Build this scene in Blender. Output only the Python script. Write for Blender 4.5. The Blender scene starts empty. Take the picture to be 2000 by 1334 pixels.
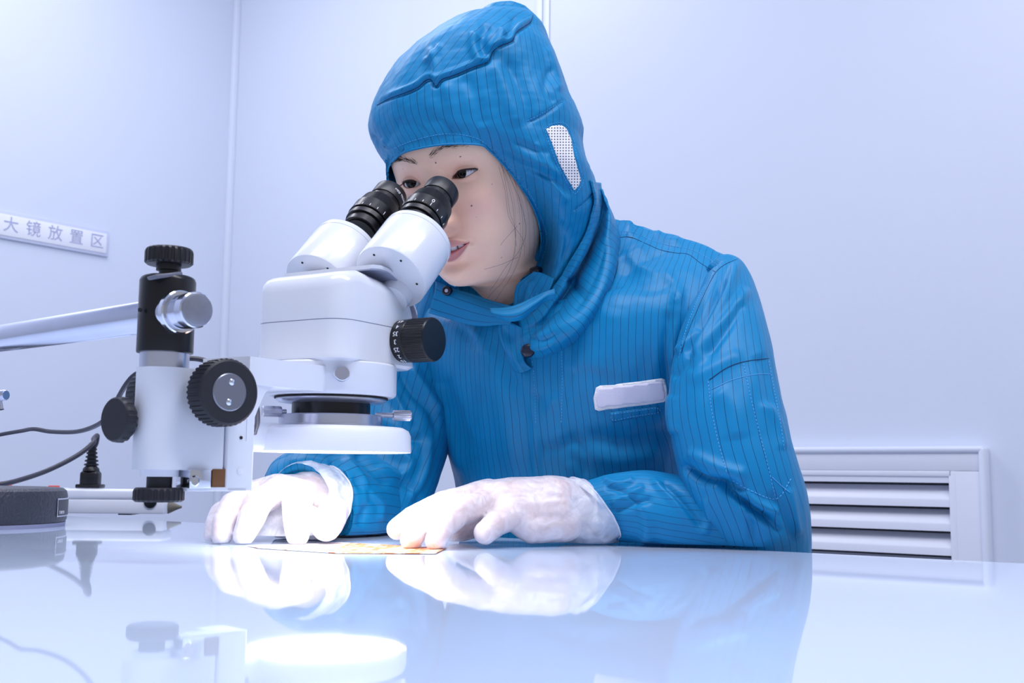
import bpy, bmesh, math, random
import numpy as np
from mathutils import Vector, Matrix
from mathutils.bvhtree import BVHTree
random.seed(7); RNG = np.random.default_rng(7)
SC = bpy.context.scene; COL = SC.collection

# ---------------------------------------------------------------- camera
F = 2200.0; TZ = 0.75; CH = 0.0673
CAM = np.array([0, 0, TZ + CH]); PITCH = math.atan(258 / 2200.0); ROLL = 0.010
FW = np.array([0, math.cos(PITCH), math.sin(PITCH)]); _r = np.array([1.0, 0, 0]); _u = np.array([0, -math.sin(PITCH), math.cos(PITCH)])
RC = _r * math.cos(ROLL) + _u * math.sin(ROLL); UC = _u * math.cos(ROLL) - _r * math.sin(ROLL)
cd = bpy.data.cameras.new('camera'); cam = bpy.data.objects.new('camera', cd); COL.objects.link(cam)
cam.matrix_world = Matrix(((RC[0], UC[0], -FW[0], CAM[0]), (RC[1], UC[1], -FW[1], CAM[1]), (RC[2], UC[2], -FW[2], CAM[2]), (0, 0, 0, 1)))
cd.sensor_width = 36; cd.lens = F * 36 / 2000; cd.clip_start = 0.01
cd.dof.use_dof = True; cd.dof.focus_distance = 1.12; cd.dof.aperture_fstop = 15.0
SC.camera = cam

# ---------------------------------------------------------------- light
W = bpy.data.worlds.new('room_light'); SC.world = W; W.use_nodes = True
W.node_tree.nodes['Background'].inputs[0].default_value = (0.875, 0.90, 1.0, 1)
W.node_tree.nodes['Background'].inputs[1].default_value = 0.43
def area(name, loc, size, power, target=None, color=(0.915, 0.93, 1.0)):
    l = bpy.data.lights.new(name, 'AREA'); l.shape = 'RECTANGLE'; l.size, l.size_y = size; l.energy = power; l.color = color
    o = bpy.data.objects.new(name, l); COL.objects.link(o); o.location = loc
    if target is not None: o.rotation_euler = (Vector(target) - Vector(loc)).to_track_quat('-Z', 'Y').to_euler()
    return o
area('ceiling_lamp', (-0.3, 0.55, 2.56), (1.3, 0.5), 25)
area('ceiling_lamp', (-0.9, 2.15, 2.56), (1.2, 0.4), 15)
area('ceiling_lamp', (1.0, 0.3, 2.56), (1.2, 0.5), 20)
SC.view_settings.view_transform = 'Standard'; SC.view_settings.look = 'None'
SC.view_settings.exposure = -0.04; SC.view_settings.gamma = 1.0; SC.view_settings.use_curve_mapping = False
SC.cycles.use_denoising = True; SC.cycles.max_bounces = 10; SC.cycles.transparent_max_bounces = 12

# ---------------------------------------------------------------- helpers
def ray(px, py): return FW + RC * (px - 1000.0) / F - UC * (py - 667.0) / F
def P(px, py, Y):
    r = ray(px, py); return CAM + r * (Y / r[1])
def PT(px, py, z=TZ):
    r = ray(px, py); return CAM + r * ((z - CAM[2]) / r[2])
def PP(px, py, o, n):
    r = ray(px, py); return CAM + r * (((o - CAM) @ n) / (r @ n))
def proj(q):
    v = np.asarray(q) - CAM; d = v @ FW
    return np.stack([1000 + F * (v @ RC) / d, 667 - F * (v @ UC) / d], -1)
V3 = lambda *a: np.array(a, float)
def nrm(v): v = np.asarray(v, float); return v / np.linalg.norm(v)
def s2l(c): return tuple((x / 12.92 if x <= 0.04045 else ((x + 0.055) / 1.055) ** 2.4) for x in c)
def rgb(r, g, b): return s2l((r / 255, g / 255, b / 255))
def smooth01(x): x = np.clip(x, 0, 1); return x * x * (3 - 2 * x)

def mat(name, col, rough=0.5, metal=0.0, var=0.04, vscale=40.0, bump=0.0, bscale=200.0, spec=0.5, coat=0.0, sss=0.0):
    m = bpy.data.materials.new(name); m.use_nodes = True; N = m.node_tree; B = N.nodes['Principled BSDF']; L = N.links
    tc = N.nodes.new('ShaderNodeTexCoord')
    nz = N.nodes.new('ShaderNodeTexNoise'); nz.inputs['Scale'].default_value = vscale; nz.inputs['Detail'].default_value = 3
    L.new(tc.outputs['Object'], nz.inputs['Vector'])
    mx = N.nodes.new('ShaderNodeMix'); mx.data_type = 'RGBA'
    mx.inputs[6].default_value = (*[c * (1 - var) for c in col], 1); mx.inputs[7].default_value = (*[min(1, c * (1 + var)) for c in col], 1)
    L.new(nz.outputs['Fac'], mx.inputs[0]); L.new(mx.outputs[2], B.inputs['Base Color'])
    B.inputs['Roughness'].default_value = rough; B.inputs['Metallic'].default_value = metal
    B.inputs['Specular IOR Level'].default_value = spec; B.inputs['Coat Weight'].default_value = coat; B.inputs['Coat Roughness'].default_value = 0.08
    if sss: B.inputs['Subsurface Weight'].default_value = sss; B.inputs['Subsurface Radius'].default_value = (0.008, 0.003, 0.0015)
    if bump:
        n2 = N.nodes.new('ShaderNodeTexNoise'); n2.inputs['Scale'].default_value = bscale; n2.inputs['Detail'].default_value = 4
        L.new(tc.outputs['Object'], n2.inputs['Vector'])
        bp = N.nodes.new('ShaderNodeBump'); bp.inputs['Strength'].default_value = bump; bp.inputs['Distance'].default_value = 0.002
        L.new(n2.outputs['Fac'], bp.inputs['Height']); L.new(bp.outputs[0], B.inputs['Normal'])
    return m

def origin_of(o):
    v = Vector((0, 0, 0))
    while o is not None: v += o.location; o = o.parent
    return np.array(v)
def props(o, label=None, cat=None, group=None, kind=None):
    if label: o['label'] = label
    if cat: o['category'] = cat
    if group: o['group'] = group
    if kind: o['kind'] = kind
    return o
def root(name, loc, label, cat, group=None):
    o = bpy.data.objects.new(name, None); o.empty_display_size = 0.02; COL.objects.link(o); o.location = tuple(loc)
    return props(o, label, cat, group)
def mk(name, vf, material, parent=None, sharp=35, label=None, attrs=None, mats=None, fmat=None, loc=None, flat=False):
    v, f = vf; v = np.asarray(v, float)
    off = origin_of(parent) if parent is not None else np.zeros(3)
    l = np.zeros(3) if loc is None else np.asarray(loc, float) - off
    me = bpy.data.meshes.new(name); me.from_pydata((v - off - l).tolist(), [], [list(map(int, x)) for x in f]); me.update()
    bm = bmesh.new(); bm.from_mesh(me); bmesh.ops.recalc_face_normals(bm, faces=bm.faces); bm.to_mesh(me); bm.free()
    if not flat:
        me.shade_smooth()
        if sharp: me.set_sharp_from_angle(angle=math.radians(sharp))
    for m in (mats or [material]): me.materials.append(m)
    if fmat is not None: me.polygons.foreach_set('material_index', np.asarray(fmat, dtype=np.int32))
    for k, a in (attrs or {}).items():
        a = np.asarray(a, np.float32)
        if a.ndim == 1:
            at = me.attributes.new(k, 'FLOAT', 'POINT'); at.data.foreach_set('value', a)
        else:
            at = me.attributes.new(k, 'FLOAT_COLOR', 'POINT'); at.data.foreach_set('color', a.ravel())
    o = bpy.data.objects.new(name, me); COL.objects.link(o); o.parent = parent; o.location = tuple(l)
    if label: o['label'] = label
    return o

def join(*vfs):
    V = []; Fc = []; n = 0
    for v, f in vfs:
        v = np.asarray(v, float); V.append(v); Fc += [[i + n for i in x] for x in f]; n += len(v)
    return np.concatenate(V), Fc
def grid_faces(nu, nv, wrap=False):
    f = []
    for j in range(nv - 1):
        for i in range(nu if wrap else nu - 1):
            a = j * nu + i; b = j * nu + (i + 1) % nu
            f.append((a, b, b + nu, a + nu))
    return f
def frame(axis, hint=(0, 0, 1)):
    z = nrm(axis); h = np.asarray(hint, float)
    if abs(h @ z) > 0.95: h = V3(1, 0, 0)
    x = nrm(np.cross(h, z)); y = np.cross(z, x); return x, y, z
def lathe(o, axis, prof, n=64, teeth=None, cap=True, hint=(0, 0, 1)):
    """prof: [(r, z)] along axis from o; teeth: {ring index: (count, depth)}"""
    x, y, z = frame(axis, hint); o = np.asarray(o, float); V = []; ang = np.arange(n) * 2 * math.pi / n
    for k, (r, h) in enumerate(prof):
        rr = np.full(n, r)
        if teeth and k in teeth:
            c, d = teeth[k]; rr = r - d * (np.mod(np.arange(n) * c / n, 1) >= 0.5)
        V.append(o + np.outer(rr * np.cos(ang), x) + np.outer(rr * np.sin(ang), y) + z * h)
    V = np.concatenate(V); f = grid_faces(n, len(prof), True)
    if cap:
        f.append(list(range(n))[::-1]); f.append(list(range((len(prof) - 1) * n, len(prof) * n)))
    return V, f
def rbox(c, size, axes=None, bev=0.002, seg=2):
    bm = bmesh.new(); bmesh.ops.create_cube(bm, size=1)
    for v in bm.verts: v.co = Vector((v.co.x * size[0], v.co.y * size[1], v.co.z * size[2]))
    if bev: bmesh.ops.bevel(bm, geom=list(bm.edges), offset=bev, segments=seg, affect='EDGES', profile=0.5)
    v = np.array([x.co[:] for x in bm.verts]); f = [[q.index for q in x.verts] for x in bm.faces]; bm.free()
    if axes is not None: v = v[:, :1] * axes[0] + v[:, 1:2] * axes[1] + v[:, 2:3] * axes[2]
    return v + np.asarray(c), f
def catmull(pts, n=8):
    p = np.asarray(pts, float)
    if len(p) < 3: return np.linspace(p[0], p[-1], n + 1)
    q = np.vstack([2 * p[0] - p[1], p, 2 * p[-1] - p[-2]]); out = []
    for i in range(1, len(q) - 2):
        for t in np.arange(n) / n:
            a, b, c, d = q[i - 1:i + 3]
            out.append(0.5 * (2 * b + (c - a) * t + (2 * a - 5 * b + 4 * c - d) * t * t + (3 * b - a - 3 * c + d) * t ** 3))
    out.append(p[-1]); return np.array(out)
def tube(pts, r, n=10, cap=True):
    p = np.asarray(pts, float); m = len(p); r = np.broadcast_to(np.asarray(r, float), (m,))
    t = np.gradient(p, axis=0); t /= np.linalg.norm(t, axis=1)[:, None] + 1e-12
    x, y, _ = frame(t[0]); V = []; ang = np.arange(n) * 2 * math.pi / n
    for i in range(m):
        x = nrm(x - t[i] * (x @ t[i])); y = np.cross(t[i], x)
        V.append(p[i] + r[i] * (np.outer(np.cos(ang), x) + np.outer(np.sin(ang), y)))
    f = grid_faces(n, m, True)
    if cap: f.append(list(range(n))[::-1]); f.append(list(range((m - 1) * n, m * n)))
    return np.concatenate(V), f
def prism(poly, o, ax, ay, az, depth):
    """extrude 2-D polygon (x, y) in plane ax, ay by depth along az"""
    b = [np.asarray(o) + ax * x + ay * y for x, y in poly]; n = len(b)
    V = np.array(b + [q + az * depth for q in b])
    f = [list(range(n))[::-1], list(range(n, 2 * n))] + [[i, (i + 1) % n, (i + 1) % n + n, i + n] for i in range(n)]
    return V, f
def fillet(poly, r, seg=5):
    out = []; n = len(poly); p = [np.asarray(q, float) for q in poly]
    for i in range(n):
        a, b, c = p[i - 1], p[i], p[(i + 1) % n]; rr = r[i] if hasattr(r, '__len__') else r
        u, w = nrm(a - b), nrm(c - b); d = min(rr, 0.45 * np.linalg.norm(a - b), 0.45 * np.linalg.norm(c - b))
        if rr <= 0: out.append(tuple(b)); continue
        for t in np.linspace(0, 1, seg + 1):
            q = (1 - t) ** 2 * (b + u * d) + 2 * t * (1 - t) * b + t * t * (b + w * d); out.append(tuple(q))
    return out
def text_vf(body, size, depth=0.0002, spacing=1.0):
    cu = bpy.data.curves.new('lettering', 'FONT'); cu.body = body; cu.size = size; cu.extrude = depth; cu.align_x = 'CENTER'; cu.align_y = 'CENTER'; cu.resolution_u = 3; cu.space_character = spacing
    o = bpy.data.objects.new('lettering', cu); COL.objects.link(o)
    me = bpy.data.meshes.new_from_object(o.evaluated_get(bpy.context.evaluated_depsgraph_get()))
    v = np.array([q.co[:] for q in me.vertices]).reshape(-1, 3); f = [list(q.vertices) for q in me.polygons]
    bpy.data.objects.remove(o); bpy.data.curves.remove(cu); bpy.data.meshes.remove(me)
    return v, f
def place(vf, o, ax, ay, az):
    v, f = vf; v = np.asarray(v); return np.asarray(o) + v[:, :1] * ax + v[:, 1:2] * ay + v[:, 2:3] * az, f
def text_on_cyl(body, size, o, axis, h, R, ang0, hint, along, spacing=1.0):
    """letters round a cylinder; along=True: reading direction runs along the axis, else around it"""
    v, f = text_vf(body, size, 0.00015, spacing); x, y, z = frame(axis, hint)
    if along: t = ang0 + v[:, 1] / R; hh = h + v[:, 0]
    else: t = ang0 + v[:, 0] / R; hh = h + v[:, 1]
    rr = R + v[:, 2]
    return np.asarray(o) + (rr * np.cos(t))[:, None] * x + (rr * np.sin(t))[:, None] * y + hh[:, None] * z, f

# ---------------------------------------------------------------- materials of the setting
M_wall = mat('wall_panel_paint', rgb(224, 230, 246), 0.35, var=0.015, vscale=3)
M_trim = mat('white_joint_trim', rgb(228, 234, 249), 0.35, var=0.01)
M_floor = mat('grey_vinyl_floor', rgb(190, 196, 210), 0.4, var=0.05, vscale=8)
M_ceil = mat('ceiling_panel', rgb(235, 238, 248), 0.6, var=0.02)
M_glass = mat('milky_glass_top', rgb(206, 220, 244), 0.03, var=0.01, vscale=6, spec=0.5)
M_edge = mat('green_glass_edge', rgb(150, 190, 196), 0.12, var=0.05)
M_legm = mat('grey_table_leg', rgb(170, 176, 190), 0.4)
M_vent = mat('white_vent_enamel', rgb(232, 234, 247), 0.35, var=0.015)
M_dark = mat('louver_gap_shade', rgb(70, 72, 84), 0.8)

# ---------------------------------------------------------------- setting
WD = nrm(V3(0.795, -0.607, 0)); WN = V3(-WD[1], WD[0], 0) * 1.0   # along the rear wall; WN points behind it
W0 = V3(0.8396, 2.0, 0)
def on_wall(px, py): return PP(px, py, W0, WN)
CORNER = on_wall(445, 500) * V3(1, 1, 0)
LD = -WN                                                            # left wall runs from the corner towards the camera side
def struct(name, vf, m, parent=None, **k): return props(mk(name, vf, m, parent, **k), kind='structure')
L_back = 5.5; L_left = 5.0; HC = 2.6
struct('wall_back', rbox(CORNER + WD * L_back / 2 + WN * 0.05 + V3(0, 0, HC / 2), (L_back, 0.1, HC), (WD, WN, V3(0, 0, 1)), 0), M_wall)
struct('wall_left', rbox(CORNER + LD * L_left / 2 - WD * 0.05 + V3(0, 0, HC / 2), (L_left, 0.1, HC), (LD, WD, V3(0, 0, 1)), 0), M_wall)
mid = CORNER + WD * L_back / 2 + LD * L_left / 2
struct('floor', rbox(mid + V3(0, 0, -0.05), (L_back, L_left, 0.1), (WD, LD, V3(0, 0, 1)), 0), M_floor)
struct('ceiling', rbox(mid + V3(0, 0, HC + 0.05), (L_back, L_left, 0.1), (WD, LD, V3(0, 0, 1)), 0), M_ceil)
struct('trim_1', rbox(CORNER + WD * 0.008 + LD * 0.008 + V3(0, 0, HC / 2), (0.02, 0.02, HC - 0.002), (WD, LD, V3(0, 0, 1)), 0.006), M_trim)
q = on_wall(1052, 60); struct('trim_2', rbox(V3(q[0], q[1], HC / 2) + LD * 0.0015, (0.024, 0.003, HC - 0.002), (WD, LD, V3(0, 0, 1)), 0.001), M_trim)
q = on_wall(1068, 60); struct('trim_3', rbox(V3(q[0], q[1], HC / 2) + LD * 0.0015, (0.018, 0.003, HC - 0.002), (WD, LD, V3(0, 0, 1)), 0.001), M_trim)

# table: thick milky glass sheet
EA, EB = PT(1200, 1061), PT(1869, 1094); ED = nrm(EB - EA); EN = V3(ED[1], -ED[0], 0)   # EN points to the camera side
if EN @ (CAM - EA) < 0: EN = -EN
table = root('glass_table', EA + EN * 0.6 - V3(0, 0, TZ), 'white glossy glass-topped table the woman leans her forearms on', 'table')
cA = EA - ED * 1.45; cB = EA + ED * 0.95; DEP = 1.75
tc_ = (cA + cB) / 2 + EN * DEP / 2
mk('glass_top', rbox(tc_ - V3(0, 0, 0.004), (2.40, DEP, 0.008), (ED, EN, V3(0, 0, 1)), 0.0006, 1), M_glass, table, flat=True)
mk('apron', rbox(tc_ - V3(0, 0, 0.033), (2.34, DEP - 0.06, 0.05), (ED, EN, V3(0, 0, 1)), 0.002), M_legm, table)
for sx in (-1, 1):
    for sy in (-1, 1):
        mk('leg', rbox(tc_ + ED * sx * 1.13 + EN * sy * (DEP / 2 - 0.07) + V3(0, 0, -TZ + 0.346), (0.05, 0.05, 0.692), (ED, EN, V3(0, 0, 1)), 0.003), M_legm, table)

# louvred vent on the rear wall
vt = on_wall(1930, 874)[2]; vr = on_wall(1932, 900); vw, vh = 0.62, 0.44
vc = V3(vr[0], vr[1], 0) - WD * vw / 2 + V3(0, 0, vt - vh / 2)
vent = root('wall_vent', vc, 'white louvred vent grille low on the rear wall behind the table', 'vent')
ZA = V3(0, 0, 1)
fwid = 0.062
for nm, cx, cz, sx, sz in (('frame_rail', 0, vh / 2 - 0.021, vw, 0.042), ('frame_rail', 0, -vh / 2 + 0.021, vw, 0.042), ('frame_stile', vw / 2 - fwid / 2, 0, fwid, vh - 0.084), ('frame_stile', -vw / 2 + fwid / 2, 0, fwid, vh - 0.084)):
    mk(nm, rbox(vc + WD * cx + ZA * cz + LD * 0.015, (sx, 0.030, sz), (WD, LD, ZA), 0.002), M_vent, vent)
# raised rim round the frame
for cx, cz, sx, sz in ((0, vh / 2 - 0.004, vw, 0.012), (0, -vh / 2 + 0.004, vw, 0.012), (vw / 2 - 0.004, 0, 0.012, vh), (-vw / 2 + 0.004, 0, 0.012, vh)):
    mk('rim', rbox(vc + WD * cx + ZA * cz + LD * 0.018, (sx, 0.034, sz), (WD, LD, ZA), 0.005, 3), M_trim, vent)
mk('gap_shade_panel', rbox(vc + LD * 0.002, (vw - 0.02, 0.003, vh - 0.02), (WD, LD, ZA), 0), M_dark, vent)  # dark sheet whose colour stands in for the shade between the louvers
lw = vw - 2 * fwid
nsl = 8; pitch = 0.0425
for i in range(nsl):
    zt = vh / 2 - 0.060 - i * pitch
    if zt - 0.03 < -vh / 2 + 0.03: break
    # section (out, up): thin plate sloping down and out, ending in a short upright lip
    sec = [(0.004, 0.033), (0.006, 0.035), (0.029, 0.012), (0.030, 0.009), (0.030, -0.003), (0.027, -0.003), (0.027, 0.008)]
    if i == 0: sec = [(0.012, 0.010), (0.018, 0.018), (0.026, 0.010), (0.030, 0.009), (0.030, -0.003), (0.027, -0.003), (0.022, 0.004)]
    mk('louver', prism(sec, vc - WD * lw / 2 + ZA * (zt), LD * 0.95, ZA, WD, lw), M_vent, vent, sharp=40)
mk('inner_rail', rbox(vc + ZA * (vh / 2 - 0.047) + LD * 0.016, (lw + 0.012, 0.030, 0.010), (WD, LD, ZA), 0.002), M_vent, vent)
mk('inner_stile', rbox(vc + WD * (lw / 2 + 0.006) + LD * 0.016, (0.012, 0.030, vh - 0.084), (WD, LD, ZA), 0.002), M_vent, vent)

# sign on the left wall
M_sign = mat('sign_plate_white', rgb(246, 247, 255), 0.3, var=0.01)
M_signrim = mat('sign_rim_grey', rgb(212, 218, 240), 0.35, var=0.03)
M_ink = mat('sign_grey_ink', rgb(176, 182, 214), 0.5)
def on_left(px, py): return PP(px, py, CORNER, WD)
SA = -LD                                     # reading direction: from camera side towards the corner
tr, br, tl = on_left(211, 453), on_left(211, 503), on_left(0, 420)
sh = tr[2] - br[2]; s_r = (tr - CORNER) @ SA
chx = [on_left(p, 470) for p in (16, 62, 106, 149, 186)]; ss = [float((c - CORNER) @ SA) for c in chx]; pit = (ss[-1] - ss[0]) / 4
swid = (s_r - (ss[0] - 1.6 * pit)); scn = CORNER + SA * (s_r - swid / 2) + ZA * ((tr[2] + br[2]) / 2) + WD * 0.004
sign = root('wall_sign', scn, 'white plastic area sign with grey lettering on the left wall', 'sign')
mk('plate', rbox(scn, (swid, 0.006, sh), (SA, WD, ZA), 0.002), M_signrim, sign)
mk('face', rbox(scn + WD * 0.0035, (swid - 0.016, 0.002, sh - 0.016), (SA, WD, ZA), 0.0006), M_sign, sign)
for k, chx_ in enumerate('放大镜放置区'):
    mk('lettering', place(text_vf(chx_, sh * 0.60, 0.0004), CORNER + SA * (ss[0] + (k - 1) * pit) + ZA * scn[2] + WD * 0.0088, SA, ZA, WD), M_ink, sign, sharp=0)
# ================================================================ microscope
e1 = V3(0.5, 0.8660254, 0); e2 = V3(0.8660254, -0.5, 0); Z = V3(0, 0, 1)
MC = P(645, 860, 1.0); MC[2] = TZ
def L(a, b, z): return MC + e1 * a + e2 * b + Z * z
M_white = mat('white_enamel', rgb(224, 227, 237), 0.22, var=0.01, vscale=20, coat=0.4)
M_whitem = mat('white_enamel_matt', rgb(228, 231, 242), 0.4, var=0.01, vscale=20)
M_black = mat('black_plastic', rgb(22, 22, 28), 0.38, var=0.1, vscale=90)
M_blackg = mat('black_anodised', rgb(14, 14, 19), 0.30, var=0.08, spec=0.45)
M_knob = mat('black_knob', rgb(28, 28, 37), 0.5, var=0.08)
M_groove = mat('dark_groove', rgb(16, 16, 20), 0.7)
M_seam = mat('grey_seam', rgb(150, 156, 180), 0.6)
M_alu = mat('brushed_aluminium', rgb(205, 208, 222), 0.28, metal=0.9, var=0.05, vscale=60)
M_chrome = mat('polished_chrome', rgb(225, 228, 238), 0.10, metal=1.0, var=0.03)
M_chromet = mat('worn_chrome_tube', rgb(215, 218, 232), 0.16, metal=1.0, var=0.06, vscale=30, bump=0.02, bscale=60)
M_mark = mat('white_marking', rgb(245, 246, 255), 0.5)
M_brass = mat('brown_strip', rgb(120, 78, 40), 0.5)
M_rubber = mat('black_cable_rubber', rgb(52, 52, 66), 0.45)
mic = root('stereo_microscope', MC, 'white binocular stereo microscope on a boom arm with black eyepieces and a lit ring lamp', 'microscope')
def part(name, vf, m, parent=None, **k): return mk(name, vf, m, parent or mic, **k)

# --- body: stacked outline rings, sloping top
PA = [-0.054, -0.046, -0.0305, -0.009, 0.002, 0.0136, 0.0254, 0.0374, 0.0482, 0.0559, 0.0611, 0.066]; PZ = [0.2325, 0.2375, 0.2406, 0.2450, 0.2462, 0.2454, 0.2413, 0.2352, 0.2270, 0.2178, 0.2093, 0.202]
def ztop(a): return np.interp(a, PA, PZ) - 0.0015
out = np.array(fillet([(-0.052, -0.0495), (0.0625, -0.0495), (0.0625, 0.0495), (-0.052, 0.0495)], [0.022, 0.016, 0.018, 0.024], 7))
def outl(s): 
    c = np.array([0.005, 0]); d = out - c; l = np.linalg.norm(d, axis=1)[:, None]; return c + d * (l - s) / l
def ring(o2, z): return np.array([L(a, b, zz) for (a, b), zz in zip(o2, np.broadcast_to(z, (len(o2),)))])
zt_ = ztop(out[:, 0]); nO = len(out)
low = [ring(outl(0.012), 0.160), ring(outl(0.003), 0.160), ring(outl(-0.0012), 0.1625), ring(outl(-0.0010), 0.1660), ring(outl(0.0), 0.1685), ring(outl(0), 0.1950)]
v = np.concatenate(low + [ring(outl(0.02), 0.195)]); f = grid_faces(nO, len(low) + 1, True) + [list(range(nO))[::-1], list(range(len(low) * nO, (len(low) + 1) * nO))]
body = part('lower_housing', (v, f), M_white)
up = [ring(outl(0.02), 0.1958), ring(outl(0), 0.1958)]
for s, dz in ((0, 0.011), (0.0012, 0.0062), (0.0042, 0.0026), (0.0085, 0.0007), (0.014, 0.0)):
    o2 = outl(s); up.append(ring(o2, ztop(o2[:, 0]) - dz))
v = np.concatenate(up); f = grid_faces(nO, len(up), True) + [list(range(nO))[::-1], list(range((len(up) - 1) * nO, len(up) * nO))]
part('upper_housing', (v, f), M_white)
part('housing_seam', (np.concatenate([ring(outl(0.0004), 0.1948), ring(outl(0.0004), 0.1962)]), grid_faces(nO, 2, True)), M_seam)
# --- sloping head plate
pc_ = [(a, np.interp(a, PA, PZ)) for a in np.linspace(-0.012, 0.0600, 22)]
def band(t0, t1): return [(a, z + t1) for a, z in pc_] + [(a, z + t0) for a, z in pc_[::-1]]
part('head_plate', prism(band(-0.0015, 0.0022), L(0, -0.0490, 0), e1, Z, e2, 0.098), M_white, sharp=30)
part('plate_gasket', prism(band(-0.0025, -0.0012), L(0, -0.0494, 0), e1, Z, e2, 0.0988), M_seam)
# --- binocular tubes
u = nrm(e1 * 0.70 + Z * 0.714)
for side, be, bh in ((1, 0.032, 0.0425), (-1, -0.032, -0.040)):
    hb = L(0.0257, bh, 0.2412)
    R = 0.0345
    tubep = part('prism_housing', lathe(hb, u, [(R - 0.002, 0), (R - 0.0006, 0.0005), (R, 0.002), (R, 0.052), (R - 0.0004, 0.0523), (R - 0.0004, 0.0529), (R, 0.0532), (R - 0.0003, 0.0585), (R - 0.002, 0.0605), (R - 0.006, 0.0615)], 72), M_white)
    part('pivot_neck', lathe(hb + nrm(e1 * 0.714 - Z * 0.70) * 0.016, -u, [(0.015, -0.002), (0.015, 0.012)], 40), M_white)
    x_, y_, z_ = frame(u)
    for an in np.arange(6) * 1.047 + 0.35:
        c = hb + x_ * math.cos(an) * 0.0265 + y_ * math.sin(an) * 0.0265
        mk('screw_hole', lathe(c + u * 0.0004, -u, [(0.0011, 0), (0.0011, 0.0008), (0.0006, 0.0009)], 12), M_groove, tubep)
    # eyepiece: axis through the measured line
    ea = L(0.1243, be, 0.3454) if side == 1 else L(0.1262, be, 0.3495)
    e0 = ea - u * 0.066                       # base at housing cap
    secs = [('collar', [(0.0195, -0.004), (0.0195, 0.004), (0.0188, 0.0042), (0.0188, 0.0052), (0.0215, 0.0054), (0.0218, 0.0108), (0.0212, 0.0114)], M_blackg, None, 64),
            ('groove', [(0.0196, 0.0110), (0.0196, 0.0126)], M_groove, None, 48),
            ('diopter_ring', [(0.0222, 0.0124), (0.0228, 0.0130), (0.0228, 0.0262), (0.0222, 0.0268)], M_blackg, None, 72),
            ('knurled_ring', [(0.0214, 0.0266), (0.0222, 0.0270), (0.0220, 0.0280), (0.0207, 0.0395), (0.0204, 0.0402), (0.0196, 0.0410)], M_black, {2: (110, 0.0006), 3: (110, 0.0006)}, 440),
            ('sleeve', [(0.0162, 0.0405), (0.0162, 0.0500)], M_blackg, None, 64),
            ('eyecup', [(0.0156, 0.0492), (0.0172, 0.0495), (0.0174, 0.0500), (0.0176, 0.0640), (0.0172, 0.0655), (0.0150, 0.0660), (0.0128, 0.0645)], M_black, None, 72)]
    eye = part('eyepiece', lathe(e0, u, [(0.0165, -0.006), (0.0165, 0.0495)], 40), M_blackg)
    for nm, pr, m, th, nn in secs:
        mk(nm, lathe(e0, u, pr, nn, th), m, eye, sharp=25)
    mk('lens', lathe(e0, u, [(0.0127, 0.0630), (0.009, 0.0638), (0.001, 0.0641)], 40), mat('dark_lens', rgb(20, 22, 34), 0.05), eye)
    # scale: angle of the camera-facing side
    tc0 = math.atan2(*( (lambda d: (d @ y_, d @ x_))(nrm(CAM - e0)) ))
    for k in range(-6, 7):
        t = tc0 + 0.10 - side * 0.16 + k * 0.36; big = (k == 0)
        c = e0 + u * (0.0150 if not big else 0.0158) + (x_ * math.cos(t) + y_ * math.sin(t)) * 0.0228
        mk('scale_mark', rbox(c, (0.0005, 0.0004, 0.0030 if not big else 0.0046), (-x_ * math.sin(t) + y_ * math.cos(t), x_ * math.cos(t) + y_ * math.sin(t), u), 0), M_mark, eye)
    t = tc0 + 0.10 - side * 0.16
    if side == 1:
        mk('lettering', text_on_cyl('0', 0.0062, e0, u, 0.0210, 0.0229, t, (0, 0, 1), False), M_mark, eye, sharp=0)
        mk('lettering', text_on_cyl('2', 0.0062, e0, u, 0.0210, 0.0229, t + 1.62, (0, 0, 1), False), M_mark, eye, sharp=0)
    else:
        mk('lettering', text_on_cyl('MEIJI TECHNO', 0.0036, e0, u, 0.0575, 0.0177, tc0 + 0.62, (0, 0, 1), False), M_mark, eye, sharp=0)
    mk('set_screw', lathe(e0 + u * 0.0415 + (x_ * math.cos(tc0) + y_ * math.sin(tc0)) * 0.0192, x_ * math.cos(tc0) + y_ * math.sin(tc0), [(0.0010, 0), (0.0010, 0.0005)], 10), M_groove, eye)
# --- zoom knobs
for side in (1, -1):
    ax = e2 * side; o = L(0.036, 0.049 * side, 0.1845)
    zk = part('zoom_knob', lathe(o, ax, [(0.0150, -0.004), (0.0150, 0.0), (0.0180, 0.0004), (0.0192, 0.0010), (0.0196, 0.0125), (0.0190, 0.0132)], 64), M_blackg)
    mk('grip', lathe(o, ax, [(0.0188, 0.0130), (0.0198, 0.0136), (0.0198, 0.0335), (0.0196, 0.0345), (0.0186, 0.0355)], 240, {1: (40, 0.0006), 2: (40, 0.0006)}), M_blackg, zk, sharp=25)
    x_, y_, z_ = frame(ax)
    tk = math.atan2(nrm(CAM - o) @ y_, nrm(CAM - o) @ x_)
    KS = 1 if (-x_ * math.sin(tk) + y_ * math.cos(tk)) @ Z > 0 else -1
    for k, s in enumerate(('45', '4', '35', '3', '25', '2', '15')):
        v, f = text_vf(s, 0.0060, 0.00012)
        t = tk + KS * (3 - k) * 0.37 + 0.0
        tang = -x_ * math.sin(t) + y_ * math.cos(t); rad = x_ * math.cos(t) + y_ * math.sin(t)
        dn = tang if tang @ Z < 0 else -tang
        dn = -tang * KS
        mk('lettering', place((v, f), o + ax * 0.0070 + rad * 0.0197, np.cross(dn, rad), dn, rad), M_mark, zk, sharp=0)
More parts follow.
